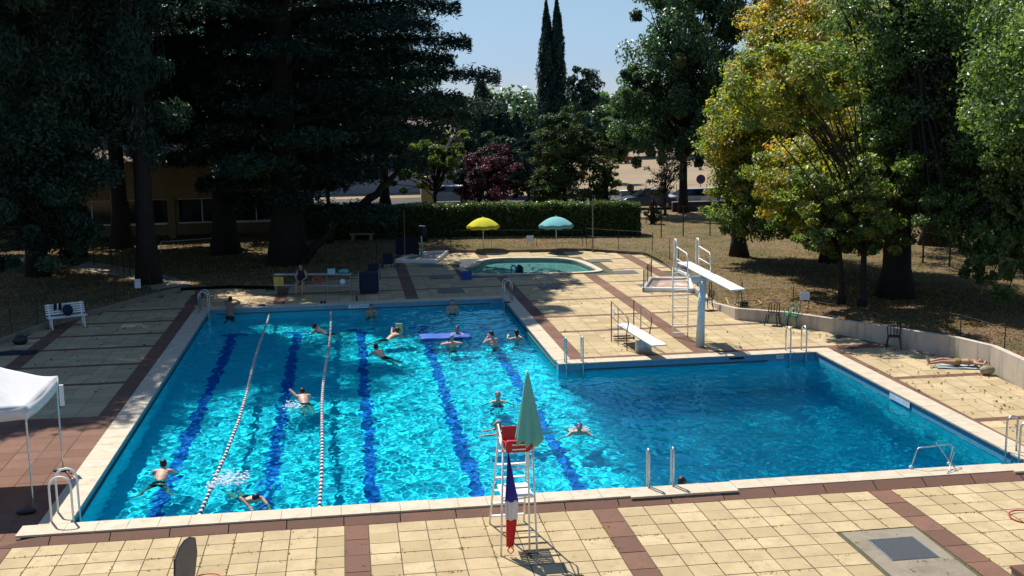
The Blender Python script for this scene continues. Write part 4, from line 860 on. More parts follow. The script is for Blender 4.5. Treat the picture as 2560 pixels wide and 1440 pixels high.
mb = MB(); wallstrip(mb, LK, .16, 1); o = mb.build('kerb', M_conc); tag(o, 'low concrete kerb between the left deck and the shaded lawn', 'kerb')
LK2 = [((2.5, 29.7), .13), ((6.75, 33.3), .12), ((7.95, 37.7), .12), ((9.25, 41.3), .12), ((14, 40.1), .12), ((19.2, 39.5), .12)]
mb = MB(); wallstrip(mb, LK2, .12, 1); o = mb.build('kerb', M_wood); tag(o, 'dark low edging along the far side of the deck behind the paddling pool', 'kerb')
# ---- fences
def fence(name, label, pts, h, sp, cat='fence', r=.018, wires=(.25, .6, 1.0), m=None, net=False, z=.1):
    t = empty(name, (0, 0, 0), label, cat); w = MB()
    for a, b in zip(pts[:-1], pts[1:]):
        a = Vector((*a, z)); b = Vector((*b, z)); n = max(1, round((b-a).length/sp))
        for k in range(n if b != Vector((*pts[-1], z)) else n+1):
            p = a.lerp(b, k/n); MB().tube([p, p+Vector((random.uniform(-.02, .02), 0, h))], r, 6).build('post', m or M_post, t)
        for wz in wires: w.tube([a+Vector((0, 0, h*wz)), b+Vector((0, 0, h*wz))], .005, 4)
        if net: w2 = MB(); w2.add([a, b, b+Vector((0, 0, h)), a+Vector((0, 0, h))], [(0, 1, 2, 3)]); w2.build('netting', M_mesh, t)
    w.build('wire', m or M_post, t); return t
fence('wire_fence', 'thin wire fence with dark posts on the lawn behind the right white wall', [(20.9, 22.0), (21.0, 18.6), (22.5, 17.1), (23.7, 15.0), (25.6, 10.6), (25.8, 8.4), (25.0, 2.4)], 1.25, 2.3, wires=(.3, .65, .98))
fence('wire_fence', 'wire fence behind the foot bath and high diving board', [(20.9, 22.3), (22.5, 33.8), (22.5, 37.2), (19.4, 40.1)], 1.1, 2.6)
fence('wire_fence', 'wire fence between the paddling pool deck and the two parasols', [(19.2, 40.2), (14.1, 41.6), (9.4, 42.2), (7.4, 38.0)], 1.0, 2.4, r=.014)
fence('wire_fence', 'wire fence with dark posts along the shaded left deck', [(-7.1, 18.6), (-6.2, 22.5), (-3.0, 29.0)], 1.2, 2.6)
fence('wire_fence', 'wire fence behind the shelf under the cedar', [(.0, 31.3), (2.4, 30.6), (6.4, 34.2), (7.4, 37.8)], 1.0, 2.1, r=.014)
fence('path_fence', 'tall black post fence along the path at far left', [gp(152, 655, .12), gp(280, 668, .12), gp(325, 690, .12)], 1.35, 1.25, r=.03)
fence('tall_fence', 'tall fence with thick black posts on the right lawn under the trees', [gp(2307, 657, .12), gp(2373, 668, .12), gp(2447, 683, .12), gp(2560, 700, .12)], 1.6, 3, r=.045, wires=(.5, .98))
fence('tall_fence', 'tall dark posts and wire right of the hedge', [gp(1653, 594, .12), gp(1708, 592, .12), gp(1775, 589, .12), gp(1900, 584, .12)], 1.9, 3.4, r=.035, wires=(.1, .5, .98))
fence('wooden_rail', 'brown pole railing along the gravel track', [gp(1668, 552, .12), gp(1728, 551, .12)], .55, 3, r=.03, m=M_wood, wires=(.95,))
fence('wooden_rail', 'second brown pole railing further right along the gravel track', [gp(1750, 551, .12), gp(1850, 548, .12)], .55, 3, r=.03, m=M_wood, wires=(.95,))
t = empty('handrail', (0, 0, 0), 'long grey tubular handrail in the shade before the slim cedar', 'handrail'); a = at(402, 605, 43.3); b = at(553, 594, 42.0)
MB().tube([a, a.lerp(b, .5), b], .035, 6).build('rail', M_grey, t, smooth=True)
for p in (a, b): MB().tube([(p.x, p.y, .1), p], .03, 6).build('post', M_grey, t)
x, y = gp(1482, 626, .1); o = MB().tube([(x, y, 0), (x, y, 3.0)], [.045, .035], 8).build('pole', M_conc); tag(o, 'thin pale wooden pole standing in front of the hedge', 'pole')
x, y = gp(1012, 640, .1); o = MB().tube([(x, y, 0), (x+.02, y, 2.6)], [.03, .02], 8).build('pole', M_wood); tag(o, 'slender pole beside the dark blue shower screen', 'pole')
def sign(label, p, w, h, z, rz=0, posts=True, m=None):
    t = empty('notice_board', (p[0], p[1], z), label, 'sign', None, rz); MB().box((0, 0, 0), (w, .015, h)).build('panel', m or M_paper, t)
    if posts:
        for s in (-.4, .4): MB().tube([(s*w, .015, -h*.5-z+.1), (s*w, .015, h*.5)], .012, 5).build('post', M_post, t)
    return t
p = at(1325, 596, 42.0); sign('small white notice between the two parasols', p, .42, .32, p.z)
p = at(2012, 740, 18.5); sign('white notice on the fence right of the green chair', p, .40, .32, p.z); p = at(344, 709, 30.0); sign('white notice leaning at the foot of the column trunk', p, .27, .42, p.z)
# depth plates on the rim tiles
def plate(label, c, w, h, text, rz, tc):
    t = empty('depth_plate', c, label, 'sign', None, rz); MB().box((0, 0, 0), (w, .012, h)).build('panel', M_paper if text else M_lblue, t)
    if text:
        cu = bpy.data.curves.new('lettering', 'FONT'); cu.body = text; cu.align_x = 'CENTER'; cu.align_y = 'CENTER'; cu.size = h*.85; cu.extrude = .001; ob = bpy.data.objects.new('lettering', cu); C.objects.link(ob)
        me = bpy.data.meshes.new_from_object(ob); bpy.data.objects.remove(ob); o = bpy.data.objects.new('lettering', me); C.objects.link(o); o.parent = t; o.location = (0, -.009, 0); o.rotation_euler = (math.pi/2, 0, 0); me.materials.append(tc)
    return t
M_ink = mat('blue_ink', (.02, .03, .18), .5)
plate('long white plate with blue letters on the far rim of the long pool', (6.28, 24.975, -.13), .95, .15, 'PETIT BASSIN', 0, M_ink)
plate('small white depth plate on the far rim of the diving pool', (20.0, 12.03, -.12), .24, .12, '2.80', 0, M_ink)
plate('dark plate on the far rim of the diving pool under the high board', (18.5, 12.03, -.10), .5, .06, '', 0, M_ink).children[0].data.materials[0] = M_navy
o = MB().box((21.275, 6.2, -.16), (.012, 1.2, .16)).build('skimmer_cover', mat('pale_cover', hexc('b9d3e6'), .5)); tag(o, 'pale blue skimmer cover in the right rim of the diving pool', 'skimmer cover')
# ---- lane ropes
for i, (x0, lab) in enumerate(((2.5, 'left lane rope with navy and white floats'), (5.05, 'right lane rope with navy and white floats'))):
    t = empty('lane_rope', (0, 0, 0), lab, 'lane rope', 'lane ropes across the pool')
    def rp(y): return Vector((x0+.10*math.sin(y*.25+i*2)*math.sin(math.pi*y/25)+(.12*math.sin(math.pi*y/25) if i == 0 else 0), y, WZ+.015+.012*math.sin(y*2.1)))
    pts = [rp(0)]; rs = [.008]; y = .12; mi = []; k = 0
    mi = [0]
    while y < 24.85:
        for dy, r_ in ((0, .008), (.008, .040), (.030, .048), (.080, .048), (.102, .040), (.115, .008)): pts.append(rp(y+dy)); rs.append(r_); mi.append(3 if k % 14 == 3 else (1 if k % 2 else 2))
        mi[-1] = 0; y += .135; k += 1
    pts.append(rp(25)); rs.append(.008)
    o = MB().tube(pts, rs, 8).build('floats', M_navy, t, smooth=True); o.data.materials.append(M_navy); o.data.materials.append(M_white); o.data.materials.append(M_red)
    for j, pl in enumerate(o.data.polygons): pl.material_index = mi[min(j//8, len(mi)-1)]
# floating mat
P_ = [[Vector((8.42+(10.34-8.42)*i/14, 18.02+.92*j/5+.03*i/14, WZ+.045+.012*math.sin(i*.8)+.008*math.sin(j*1.3))) for i in range(15)] for j in range(6)]
o = MB().grid(P_).build('floating_mat', mat('blue_foam', (.012, .09, .42), .6, .25, 3), smooth=True, solid=.05); tag(o, 'flat blue foam mat floating between two bathers', 'foam mat')
# ---- chairs
def plastic_chair(label, x, y, rz, m, arms=False, z=-.02, cat='chair'):
    t = empty('plastic_chair', (x, y, z), label, cat, None, rz)
    P_ = [[(-.21+.42*i/6, -.2+.4*j/6, .43-.02*math.cos((i-3)*.5)*math.cos((j-3)*.5)) for i in range(7)] for j in range(7)]; MB().grid(P_).build('seat', m, t, smooth=True, solid=.02)
    for sx, sy in ((-1, -1), (1, -1), (-1, 1), (1, 1)): MB().tube([(sx*.24, sy*.23, 0), (sx*.18, sy*.17, .43)], [.018, .026], 6).build('leg', m, t, smooth=True)
    mb = MB(); mb.tube([(-.19, .19, .42), (-.21, .26, .66), (-.17, .29, .80), (0, .31, .84), (.17, .29, .80), (.21, .26, .66), (.19, .19, .42)], .02, 8)
    for s in (-.1, 0, .1): mb.tube([(s, .2, .43), (s*1.1, .29, .82)], .017, 6)
    mb.build('backrest', m, t, smooth=True)
    if arms:
        for s in (-1, 1): MB().tube([(s*.24, -.22, .40), (s*.26, -.2, .62), (s*.26, .1, .65), (s*.21, .26, .68)], .018, 6).build('armrest', m, t, smooth=True)
    return t
plastic_chair('black plastic chair left of the green armchair against the white wall', 21.55, 16.75, R(-35), M_black)
plastic_chair('green plastic armchair with a white towel against the white wall', 22.15, 16.30, R(-35), M_greenp, True)
plastic_chair('dark plastic chair standing alone before the right wall', 24.0, 12.0, R(-25), M_black)
plastic_chair('dark chair half hidden behind the pale blue diving pillar', 20.1, 20.3, R(-80), M_black)
o = MB().grid([[(22.02+.16*i/3-.02*j, 16.05+.05*j+.1*i/3, .74-.06*j+.01*math.sin(i*2)) for i in range(4)] for j in range(6)]).build('towel', M_paper, smooth=True, solid=.01); tag(o, 'white towel hung over the green armchair', 'towel')
# ---- bench left with towel and bag
t = empty('bench', (-5.0, 22.15, -.02), 'white slatted park bench on the shaded left deck', 'bench', None, math.atan2(.6, 1.07)-.08)
for k in range(4): MB().box((0, -.08+k*.11, .44), (1.45, .085, .025)).build('seat_slat', M_white, t)
for k in range(5): MB().box((0, .33+k*.025, .54+k*.085), (1.45, .02, .06)).build('back_slat', M_white, t)
for s in (-.6, .6):
    mb = MB(); mb.tube([(s, -.14, 0), (s, -.06, .22), (s, -.1, .42), (s, .28, .42), (s, .46, .92)], .028, 6); mb.tube([(s, .32, 0), (s, .24, .2), (s, .28, .42)], .028, 6); mb.tube([(s, -.06, .18), (s, .25, .18)], .02, 6); mb.build('leg_frame', M_white, t)
bx = Matrix.Rotation(math.atan2(.6, 1.07)-.08, 4, 'Z')
def bl(x, y, z): v = bx @ Vector((x, y, z)); return (v.x-5.0, v.y+22.15, v.z-.02)
for s, m_ in ((0, M_navy),):
    o = MB().grid([[bl(-.42+.07*i, .28+.12*min(j, 4)/4+.03*math.sin(i), .95-.11*j if j < 5 else .47) for i in range(5)] for j in range(6)]).build('towel', M_navy, smooth=True, solid=.012); tag(o, 'navy and white striped towel over the bench back', 'towel')
    q = MB().grid([[bl(-.30+.05*i, .262+.12*min(j, 4)/4, .955-.11*j if j < 5 else .48) for i in range(2)] for j in range(6)]).build('stripe', M_paper, o, smooth=True, solid=.014)
t = empty('backpack', bl(.05, .12, .47), 'dark backpack lying on the white bench', 'bag'); MB().ell((0, 0, .2), (.2, .15, .23), 14, 10).build('body', M_navy, t, smooth=True); MB().tube([(-.1, -.1, .05), (-.08, -.17, .2), (-.05, -.1, .36)], .015, 6).build('strap', M_black, t)
# bag and mat far left
t = empty('dark_bag', (-6.0, 19.2, -.02), 'dark rounded bag on the deck at the left edge', 'bag'); MB().ell((0, 0, .16), (.28, .2, .18), 14, 10).build('body', M_black, t, smooth=True); MB().tube([(-.12, 0, .3), (-.08, 0, .42), (.08, 0, .42), (.12, 0, .3)], .014, 6).build('handle', M_black, t)
o = MB().grid([[(-6.6+.3*i+.05*math.sin(j), 17.3+.22*j, .01+.02*math.sin(i*2+j)) for i in range(6)] for j in range(4)]).build('beach_towel', M_navy, smooth=True, solid=.02); tag(o, 'dark crumpled beach towel spread on the left deck', 'towel')
# ---- white pop up tent
t = empty('pop_up_tent', (0, 0, 0), 'white pop up tent with a sagging roof at the left edge', 'tent'); x0, x1, y0, y1 = -4.05, -.98, 1.28, 4.02; ze = 2.18
M_tent = cloth('tent_cloth', (.85, .85, .86), .35)
P_ = []
for j in range(25):
    row = []
    for i in range(25):
        u, v_ = i/24*2-1, j/24*2-1; m_ = max(abs(u), abs(v_)); rdg = 1-m_; z_ = ze+.95*rdg**1.35-.16*(1-m_)*0 - .10*math.sin(math.pi*(i/24))*math.sin(math.pi*(j/24))*(1-abs(abs(u)-abs(v_)))*.8
        z_ -= .07*(1-min(abs(u), abs(v_))**2)*(m_**6); z_ += .012*math.sin(9*u+5*v_)*m_; row.append((x0+(x1-x0)*(u+1)/2, y0+(y1-y0)*(v_+1)/2, z_))
    P_.append(row)
rf = MB().grid(P_).build('roof', M_tent, t, smooth=True, solid=.006)
for (ax_, ay, bx_, by) in ((x0, y0, x1, y0), (x1, y0, x1, y1), (x1, y1, x0, y1), (x0, y1, x0, y0)):
    P_ = [[(ax_+(bx_-ax_)*i/16, ay+(by-ay)*i/16, ze-.07*(1-(2*i/16-1)**2)-.27*k) for i in range(17)] for k in (0, 1)]; MB().grid(P_).build('valance', M_tent, rf, smooth=True, solid=.005)
for xx in (x0+.04, x1-.04):
    for yy in (y0+.04, y1-.04):
        l = MB().tube([(xx, yy, -.13), (xx, yy, 1.0), (xx, yy, 1.02), (xx, yy, ze)], [.016, .016, .022, .022], 4).build('leg', M_steel, t); MB().box((xx, yy, -.11), (.14, .14, .02)).build('foot', M_steel, l)
mb = MB(); mb.tube([(x1-.04, y0, 1.85), (x1-.04, (y0+y1)/2, 2.08), (x1-.04, y1, 1.85)], .012, 5); mb.tube([(x1-.04, y0, 2.08), (x1-.04, (y0+y1)/2, 1.85), (x1-.04, y1, 2.08)], .012, 5); mb.build('truss', M_steel, t)
o = MB().box((x1+.05, y1-.0, 1.72), (.1, .06, .5), .3).build('sleeve', M_paper); tag(o, 'white sleeve hanging on the rear leg of the tent', 'sleeve')
t = empty('tent_weight', (x1-.05, y1-.05, -.12), 'dark lumpy weight at the rear tent leg', 'weight'); MB().ell((.02, -.1, .05), (.22, .1, .06), 12, 8).build('bag', M_black, t, smooth=True); MB().tube([(.0, -.1, .08), (.18, -.25, .03), (.3, -.4, .05)], .012, 5).build('strap', M_black, t)
t = empty('tent_weight', (x1-.05, y0-.05, -.12), 'dark lumpy weight at the front tent leg', 'weight'); MB().ell((-.1, -.1, .05), (.22, .12, .07), 12, 8).build('bag', M_black, t, smooth=True)
# ---- shelf with things
M_shelf = mat('dull_shelf', (.34, .35, .36), .5, .2, 4)
t = empty('metal_shelf', (0, 0, 0), 'long two level metal shelf under the cedar, near the far pool edge', 'shelf'); a = Vector((2.55, 28.3, 0)); b = Vector((6.0, 27.55, 0)); d = b-a; rz = math.atan2(d.y, d.x); c = (a+b)/2
for z_ in (.90, .42): MB().box((c.x, c.y, z_), (d.length, .42, .035), rz).build('shelf_board', M_shelf, t)
for f_ in (.02, .35, .68, .98): p = a.lerp(b, f_); MB().tube([(p.x, p.y-.15, 0), (p.x, p.y-.15, .9)], .018, 6).build('post', M_grey, t)
SA_, SB_ = a.copy(), b.copy()
def onshelf(f_, z): p = SA_.lerp(SB_, f_); return (p.x, p.y, z)
o = MB().box((a.x+.2, a.y-.22, .60), (.45, .04, .42), rz).build('warning_board', mat('dull_yellow', hexc('a89b4e'), .6, .2, 9)); tag(o, 'dull yellow board on the left end of the metal shelf', 'board')
t = empty('box', onshelf(.74, .92), 'pale blue open box on the top of the metal shelf', 'box'); MB().box((0, 0, .12), (.34, .25, .24)).build('body', mat('pale_box', (.35, .5, .55), .6), t, bevel=.01); MB().box((0, 0, .25), (.3, .2, .03)).build('contents', M_navy, t)
o = MB().ell(onshelf(.9, 1.02), (.24, .14, .11), 14, 8).build('teal_bag', M_teal, smooth=True); tag(o, 'rounded teal bag on the right end of the shelf', 'bag')
o = MB().tube([Vector(onshelf(.55, .6))+Vector((.18*math.cos(q), -.05, .18*math.sin(q))) for q in np.linspace(0, 6.283, 25)], .045, 8).build('life_ring', M_orange, smooth=True); tag(o, 'orange ring on the lower shelf', 'life ring')
o = MB().ell(onshelf(.88, .55), (.14, .12, .14), 12, 8).build('white_bag', M_paper, smooth=True); tag(o, 'white bag on the lower level of the shelf', 'bag')
t = empty('storage_cage', (6.75, 27.6, 0), 'dark storage cage right of the metal shelf', 'cage')
for s in (-1, 1):
    for q in (-1, 1): MB().tube([(s*.45, q*.3, 0), (s*.45, q*.3, 1.0)], .02, 6).build('post', M_grey, t)
MB().box((0, 0, .5), (.86, .56, .9)).build('contents', M_navy, t, bevel=.05)
for (px, py), lab in (((936, 700), 'dark folded lounger leaning near the storage cage'), ((972, 672), 'dark heap of folded chairs beside the shaded foot bath')):
    x, y = gp(px, py); t = empty('folded_lounger', (x, y, 0), lab, 'lounger', None, .3)
    mb = MB(); mb.tube([(-.3, 0, 0), (-.25, .1, .8), (.25, .1, .8), (.3, 0, 0)], .02, 6); mb.tube([(-.28, .35, 0), (-.22, .15, .6), (.22, .15, .6), (.28, .35, 0)], .02, 6); mb.build('frame', M_black, t); MB().box((0, .08, .5), (.5, .04, .55)).build('cloth', M_navy, t)
# bottle and shoes on far coping
x, y = gp(892, 753); o = MB().tube([(x, y, 0), (x, y, .2), (x, y, .24), (x, y, .29)], [.04, .04, .018, .018], 10).build('bottle', M_black, smooth=True); tag(o, 'dark bottle standing on the far pool edge', 'bottle')
x, y = gp(808, 758); t = empty('sandals', (x, y, 0), 'dark pair of shoes on the far pool edge', 'shoes'); MB().ell((-.07, 0, .05), (.06, .13, .05)).build('shoe', M_black, t, smooth=True); MB().ell((.07, .02, .05), (.06, .13, .05)).build('shoe', M_black, t, smooth=True)
for (px, py), lab in (((655, 765), 'blue swim fins lying at the far pool edge'), ((1253+15, 757), 'black sandal left on the coping near the far right ladder')):
    x, y = gp(px, py); o = MB().ell((x, y, .03), (.16, .07, .03), 10, 6).build('swim_shoe', M_navy, smooth=True); tag(o, lab, 'shoes')
# ---- folded bed frame at the near right edge
t = empty('bare_lounger', (0, 0, 0), 'bare tubular lounger frame folded open on the near right pool edge', 'lounger frame')
g1 = Vector((*gp(2277, 1172), .01)); g2 = Vector((*gp(2324, 1206, -.14), -.13)); g3 = Vector((*gp(2408, 1198, -.14), -.13)); g4 = Vector((*gp(2372, 1163), .01))
MB().tube([g1, g2+Vector((-.03, .05, .0)), g2+Vector((.06, 0, 0)), g3-Vector((.06, 0, 0)), g3+Vector((0, .05, 0)), g4], .014, 8).build('base_frame', M_steel, t, smooth=True)
u1 = at(2292, 1120, .05); u2 = at(2382, 1110, .12)
MB().tube([g1+Vector((0, 0, .02)), u1+Vector((0, 0, -.06)), u1+Vector((.05, 0, 0)), u2-Vector((.06, 0, 0)), u2+Vector((0, 0, -.08)), g4+Vector((0, 0, .05))], .014, 8).build('back_frame', M_steel, t, smooth=True)
MB().tube([at(2340, 1106, .0), at(2372, 1152, -.1), Vector((g3.x, g3.y, -.12))], .013, 8).build('strut', M_steel, t, smooth=True); MB().tube([at(2386, 1130, .0), Vector((*gp(2362, 1207, -.14), -.13))], .011, 8).build('strut', M_steel, t, smooth=True)
for p in (g1, g4): MB().ell(p+Vector((0, 0, .03)), (.045, .03, .045), 10, 8).build('hinge', M_white, t, smooth=True)
# ---- basketball backboard, planter, hoop
t = empty('basketball_hoop', (0, 0, 0), 'grey fan shaped basketball backboard seen edge on at the bottom edge', 'basketball hoop')
fa = at(487, 1346, -5.3); ne = at(436, 1400, -6.15); zt_ = fa.z; dv = Vector((ne.x-fa.x, ne.y-fa.y, 0)); L_ = dv.length
prof = [(0, .0), (-.04, -.25), (.12, -.55), (.3, -.72), (.7, -.72), (.88, -.55), (1.04, -.25), (1, 0), (.75, .10), (.5, .13), (.25, .10)]
nrm_ = Vector((-dv.y, dv.x, 0)).normalized(); vs = [fa+dv*a_+Vector((0, 0, b_)) for a_, b_ in prof]; k = len(vs)
mb = MB(); mb.add([v+nrm_*.015 for v in vs]+[v-nrm_*.015 for v in vs], [tuple(range(k)), tuple(range(2*k-1, k-1, -1))]+[((i+1) % k, i, i+k, (i+1) % k+k) for i in range(k)]); mb.build('backboard', mat('scuffed_board', (.10, .105, .12), .5, .4, 4, dirt=(.22, .2, .2)), t)
MB().tube([v for v in vs]+[vs[0]], .016, 6).build('edge_strip', M_black, t)
mid = fa+dv*.5+Vector((0, 0, -.5)); sgn = 1 if nrm_.x > 0 else -1; rc = mid+nrm_*sgn*.33; MB().tube([rc+Vector((.22*math.cos(q), .22*math.sin(q), 0)) for q in np.linspace(0, 6.283, 33)], .011, 8).build('rim', M_orange, t, smooth=True)
MB().tube([mid-nrm_*sgn*.1, (mid.x-nrm_.x*sgn*.3, mid.y, -.15)], .04, 10).build('pole', M_white, t, smooth=True); MB().box((mid.x-nrm_.x*sgn*.3, mid.y, -.10), (.7, .6, .1)).build('base', M_black, t, bevel=.02)
x, y = gp(2527, 1414, .32); t = empty('brick_planter', (x, y, -.15), 'corner of a grey block with reddish top at the bottom right', 'planter'); MB().box((.45, -.45, .2), (.88, .88, .4)).build('block', M_conc, t); MB().box((.45, -.45, .44), (.92, .92, .07)).build('cap', M_brown, t, bevel=.01)
x, y = gp(2566, 1292, -.12); o = MB().tube([(x+.33*math.cos(q), y+.33*math.sin(q), -.12+.02*math.sin(q)) for q in np.linspace(0, 6.283, 41)], .014, 6).build('red_hoop', M_red, smooth=True); tag(o, 'red hoop lying on the deck, cut by the right edge', 'hoop')
# ---- hose, bins, tripod
pts = [at(1835, 755, 20.2)]; pts = [(*gp(a_, b_, .13), .15) for a_, b_ in ((1815, 745), (1822, 762), (1850, 770), (1885, 766), (1905, 760), (1895, 752), (1860, 752), (1835, 760), (1850, 766), (1900, 768))]
o = MB().tube([Vector(p) for p in pts], .022, 6).build('garden_hose', mat('yellow_hose', hexc('b9a568'), .6)); tag(o, 'yellowish garden hose lying on the lawn behind the high board', 'hose')
x, y = gp(1848, 768, .12); t = empty('tripod_stand', (x, y, .12), 'dark tripod with a box beside the hose on the lawn', 'stand')
for a_ in (0, 2.1, 4.2): MB().tube([(.22*math.cos(a_), .22*math.sin(a_), 0), (0, 0, .75)], .012, 5).build('leg', M_black, t)
MB().box((.2, 0, .12), (.3, .2, .2)).build('box', M_black, t)
for (px, py), lab in (((2395, 573), 'dark litter bin on the sunlit grass beyond the tall fence'), ((1057, 604), 'dark litter bin with pale lid in front of the hedge')):
    x, y = gp(px, py, .12); t = empty('litter_bin', (x, y, .12), lab, 'bin'); MB().tube([(0, 0, 0), (0, 0, .75), (0, 0, .9)], [.26, .3, .1], 14).build('body', M_post, t, smooth=True); MB().ell((0, 0, .93), (.22, .22, .07)).build('lid', M_grey, t, smooth=True)
x, y = gp(905, 600, .12); t = empty('stone_bench', (x, y, .12), 'low grey stone bench at the left end of the hedge', 'bench'); MB().box((0, 0, .38), (1.5, .42, .1)).build('seat', M_conc, t, bevel=.01)
for s in (-.55, .55): MB().box((s, 0, .17), (.2, .34, .34)).build('leg', M_conc, t)
for (px, py), lab in (((2455, 588), 'dark picnic table group far right'), ((2525, 588), 'second dark picnic table far right')):
    x, y = gp(px, py, .12); t = empty('picnic_table', (x, y, .12), lab, 'picnic table'); MB().box((0, 0, .72), (1.7, .7, .06)).build('table_top', M_wood, t)
    for s in (-.65, .65): MB().box((0, s, .42), (1.7, .25, .05)).build('seat', M_wood, t); MB().tube([(s, -.6, 0), (s, -.2, .72)], .04, 5).build('leg', M_wood, t); MB().tube([(s, .6, 0), (s, .2, .72)], .04, 5).build('leg', M_wood, t)
# ---- yellow building at left
t = empty('pool_building', (0, 0, 0), 'ochre single storey building behind the left trees with window openings and pale rails', 'building'); yb = 51.0
M_och = mat('ochre_wall', (.22, .155, .07), .9, .15, 1.2); M_roof = mat('roof_tiles', (.20, .15, .125), .9, .3, 5, dirt=(.30, .26, .23), bump=.8)
mb = MB(); mb.box((-10.5, yb+4, 3.9), (26, 8, 2.5)); mb.box((-10.5, yb+5, 1.3), (26, 6, 2.7)); mb.build('wall', M_och, t)
for i in range(8): MB().box((-22.4+i*3.45, yb+.3, 1.35), (.45, .45, 2.7)).build('pillar', M_och, t)
for i in range(7):
    xc = -20.7+i*3.45; w_ = MB().box((xc, yb+1.95, 1.7), (2.9, .06, 1.5)).build('window', M_glass, t); mb = MB(); mb.box((xc, yb+1.9, 2.5), (3.0, .08, .09)); mb.box((xc, yb+1.9, .93), (3.0, .08, .09)); mb.box((xc, yb+1.9, 1.7), (.07, .07, 1.6)); mb.build('frame', M_white, w_)
    if i % 2 == 0: MB().tube([(xc-1.4, yb+.1, 1.05), (xc+1.4, yb+.1, 1.05)], .035, 6).build('rail', M_white, t)
mb = MB(); mb.add([(-24, yb-.6, 5.05), (3, yb-.6, 5.05), (3, yb+8.6, 5.05), (-24, yb+8.6, 5.05), (-22, yb+4, 7.2), (1, yb+4, 7.2)], [(0, 1, 5, 4), (2, 3, 4, 5), (1, 2, 5), (3, 0, 4), (3, 2, 1, 0)]); mb.build('roof', M_roof, t)
# pale building glimpsed between cedar and hedge
t = empty('distant_building', (0, 0, 0), 'pale grey building glimpsed between the cedar branches and the hedge', 'building'); p = at(955, 500, 84)
MB().box((p.x, 88, 2.6), (15, 8, 5.2)).build('wall', mat('pale_wall', hexc('b9bcc6'), .9, .1, .8), t); mb = MB(); mb.add([(p.x-8, 83.6, 5.2), (p.x+8, 83.6, 5.2), (p.x+8, 92.4, 5.2), (p.x-8, 92.4, 5.2), (p.x-7, 88, 7), (p.x+7, 88, 7)], [(0, 1, 5, 4), (2, 3, 4, 5), (1, 2, 5), (3, 0, 4), (3, 2, 1, 0)]); mb.build('roof', M_roof, t)
for i in range(5): w_ = MB().box((p.x-6+i*3, 83.97, 3.2), (1.3, .05, 1.3)).build('window', M_glass, t); MB().box((p.x-6+i*3, 83.95, 2.5), (1.5, .1, .1)).build('sill', M_white, w_)
p = at(1066, 490, 60); t = empty('utility_kiosk', (p.x, 60, .12), 'small cream kiosk with a pale panel behind the left part of the hedge', 'kiosk'); MB().box((0, 0, 1.5), (.8, .6, 3.0)).build('body', M_cream, t, bevel=.02); MB().box((0, -.31, 2.75), (.72, .03, .42)).build('panel', M_paper, t)
for (px, w_), lab in (((1102, .9), 'white van glimpsed between the trunks behind the hedge'),):
    pass
# ---- cars
def car(label, x, y, rz, paint, group=None, s=1.0):
    t = empty('parked_car', (x, y, .135), label, 'car', group, rz); L_, w_ = 2.1*s, .86*s
    lo = [(-L_, .35), (-L_, .72), (-L_+.1, .86), (-1.15, .95), (1.0, .98), (1.75, .88), (L_, .72), (L_, .35), (1.72, .25), (-1.72, .25)]
    mb = MB(); k = len(lo); mb.add([(a_*1, -w_, b_) for a_, b_ in lo]+[(a_, w_, b_) for a_, b_ in lo], [tuple(range(k)), tuple(range(2*k-1, k-1, -1))]+[((i+1) % k, i, i+k, (i+1) % k+k) for i in range(k)]); mb.build('body', paint, t, bevel=.05)
    c0 = [(-1.55, .93), (1.15, .96), (.45, 1.42), (-1.15, 1.44)]; vs = [(a_, -w_*.95, b_) for a_, b_ in c0[:2]]+[(a_, -w_*.78, b_) for a_, b_ in c0[2:]]; vs += [(a_, -b__, c__) for a_, b__, c__ in vs]
    mb = MB(); mb.add(vs, [(0, 1, 2, 3), (7, 6, 5, 4), (1, 5, 6, 2), (0, 3, 7, 4), (3, 2, 6, 7)]); mb.build('window', M_glass, t, bevel=.03)
    MB().box((-.35, 0, 1.445), (1.62, w_*1.52, .05)).build('roof', paint, t, bevel=.02)
    for sx in (-1.3, 1.32):
        for sy in (-1, 1):
            wl = MB().tube([(sx, sy*w_*.98-sy*.11, .31), (sx, sy*w_*.98+sy*.02, .31)], .31, 18).build('wheel', M_black, t); MB().tube([(sx, sy*w_*.98+sy*.02, .31), (sx, sy*w_*.98+sy*.035, .31)], .19, 12).build('rim', M_steel, wl)
    for sy in (-.6, .6): MB().box((L_-.02, sy, .66), (.08, .28, .13)).build('headlight', M_paper, t, bevel=.02)
    return t
M_car1 = mat('car_silver', (.45, .47, .50), .25, .05, 2, metal=.4, bump=0); M_car2 = mat('car_blue', (.06, .08, .13), .25, .05, 2, bump=0); M_car3 = mat('car_red', (.16, .015, .015), .3, .05, 2, bump=0); M_car4 = mat('car_white', (.75, .76, .77), .3, .05, 2, bump=0)
g_ = 'cars parked along the road'
car('silver car behind the small sparse olive tree', *gp(1720, 518, .13), R(178), M_car1, g_); car('dark blue car at the end of the hedge', *gp(1618, 521, .13), R(176), M_car2, g_); car('white car right of the dark tree trunk, mostly hidden', *gp(1808, 516, .13), R(-4), M_car4, g_)
car('small red car far away at the edge of the bleached field', *gp(1546, 409, .14), R(5), M_car3, g_); car('white car glimpsed behind the hedge under the purple tree', *gp(1120, 508, .13), R(176), M_car4, g_)
t = empty('low_road_wall', (0, 0, 0), 'low dark wall with pale top along the road behind the sparse tree', 'wall'); a = Vector((*gp(1680, 530, .1), 0)); b = Vector((*gp(1990, 522, .1), 0)); d = b-a; c = (a+b)/2
MB().box((c.x, c.y, .45), (d.length, .3, .7), math.atan2(d.y, d.x)).build('wall', mat('dark_stone', (.045, .045, .055), .9), t); MB().box((c.x, c.y, .83), (d.length, .4, .06), math.atan2(d.y, d.x)).build('capping', M_conc, t)
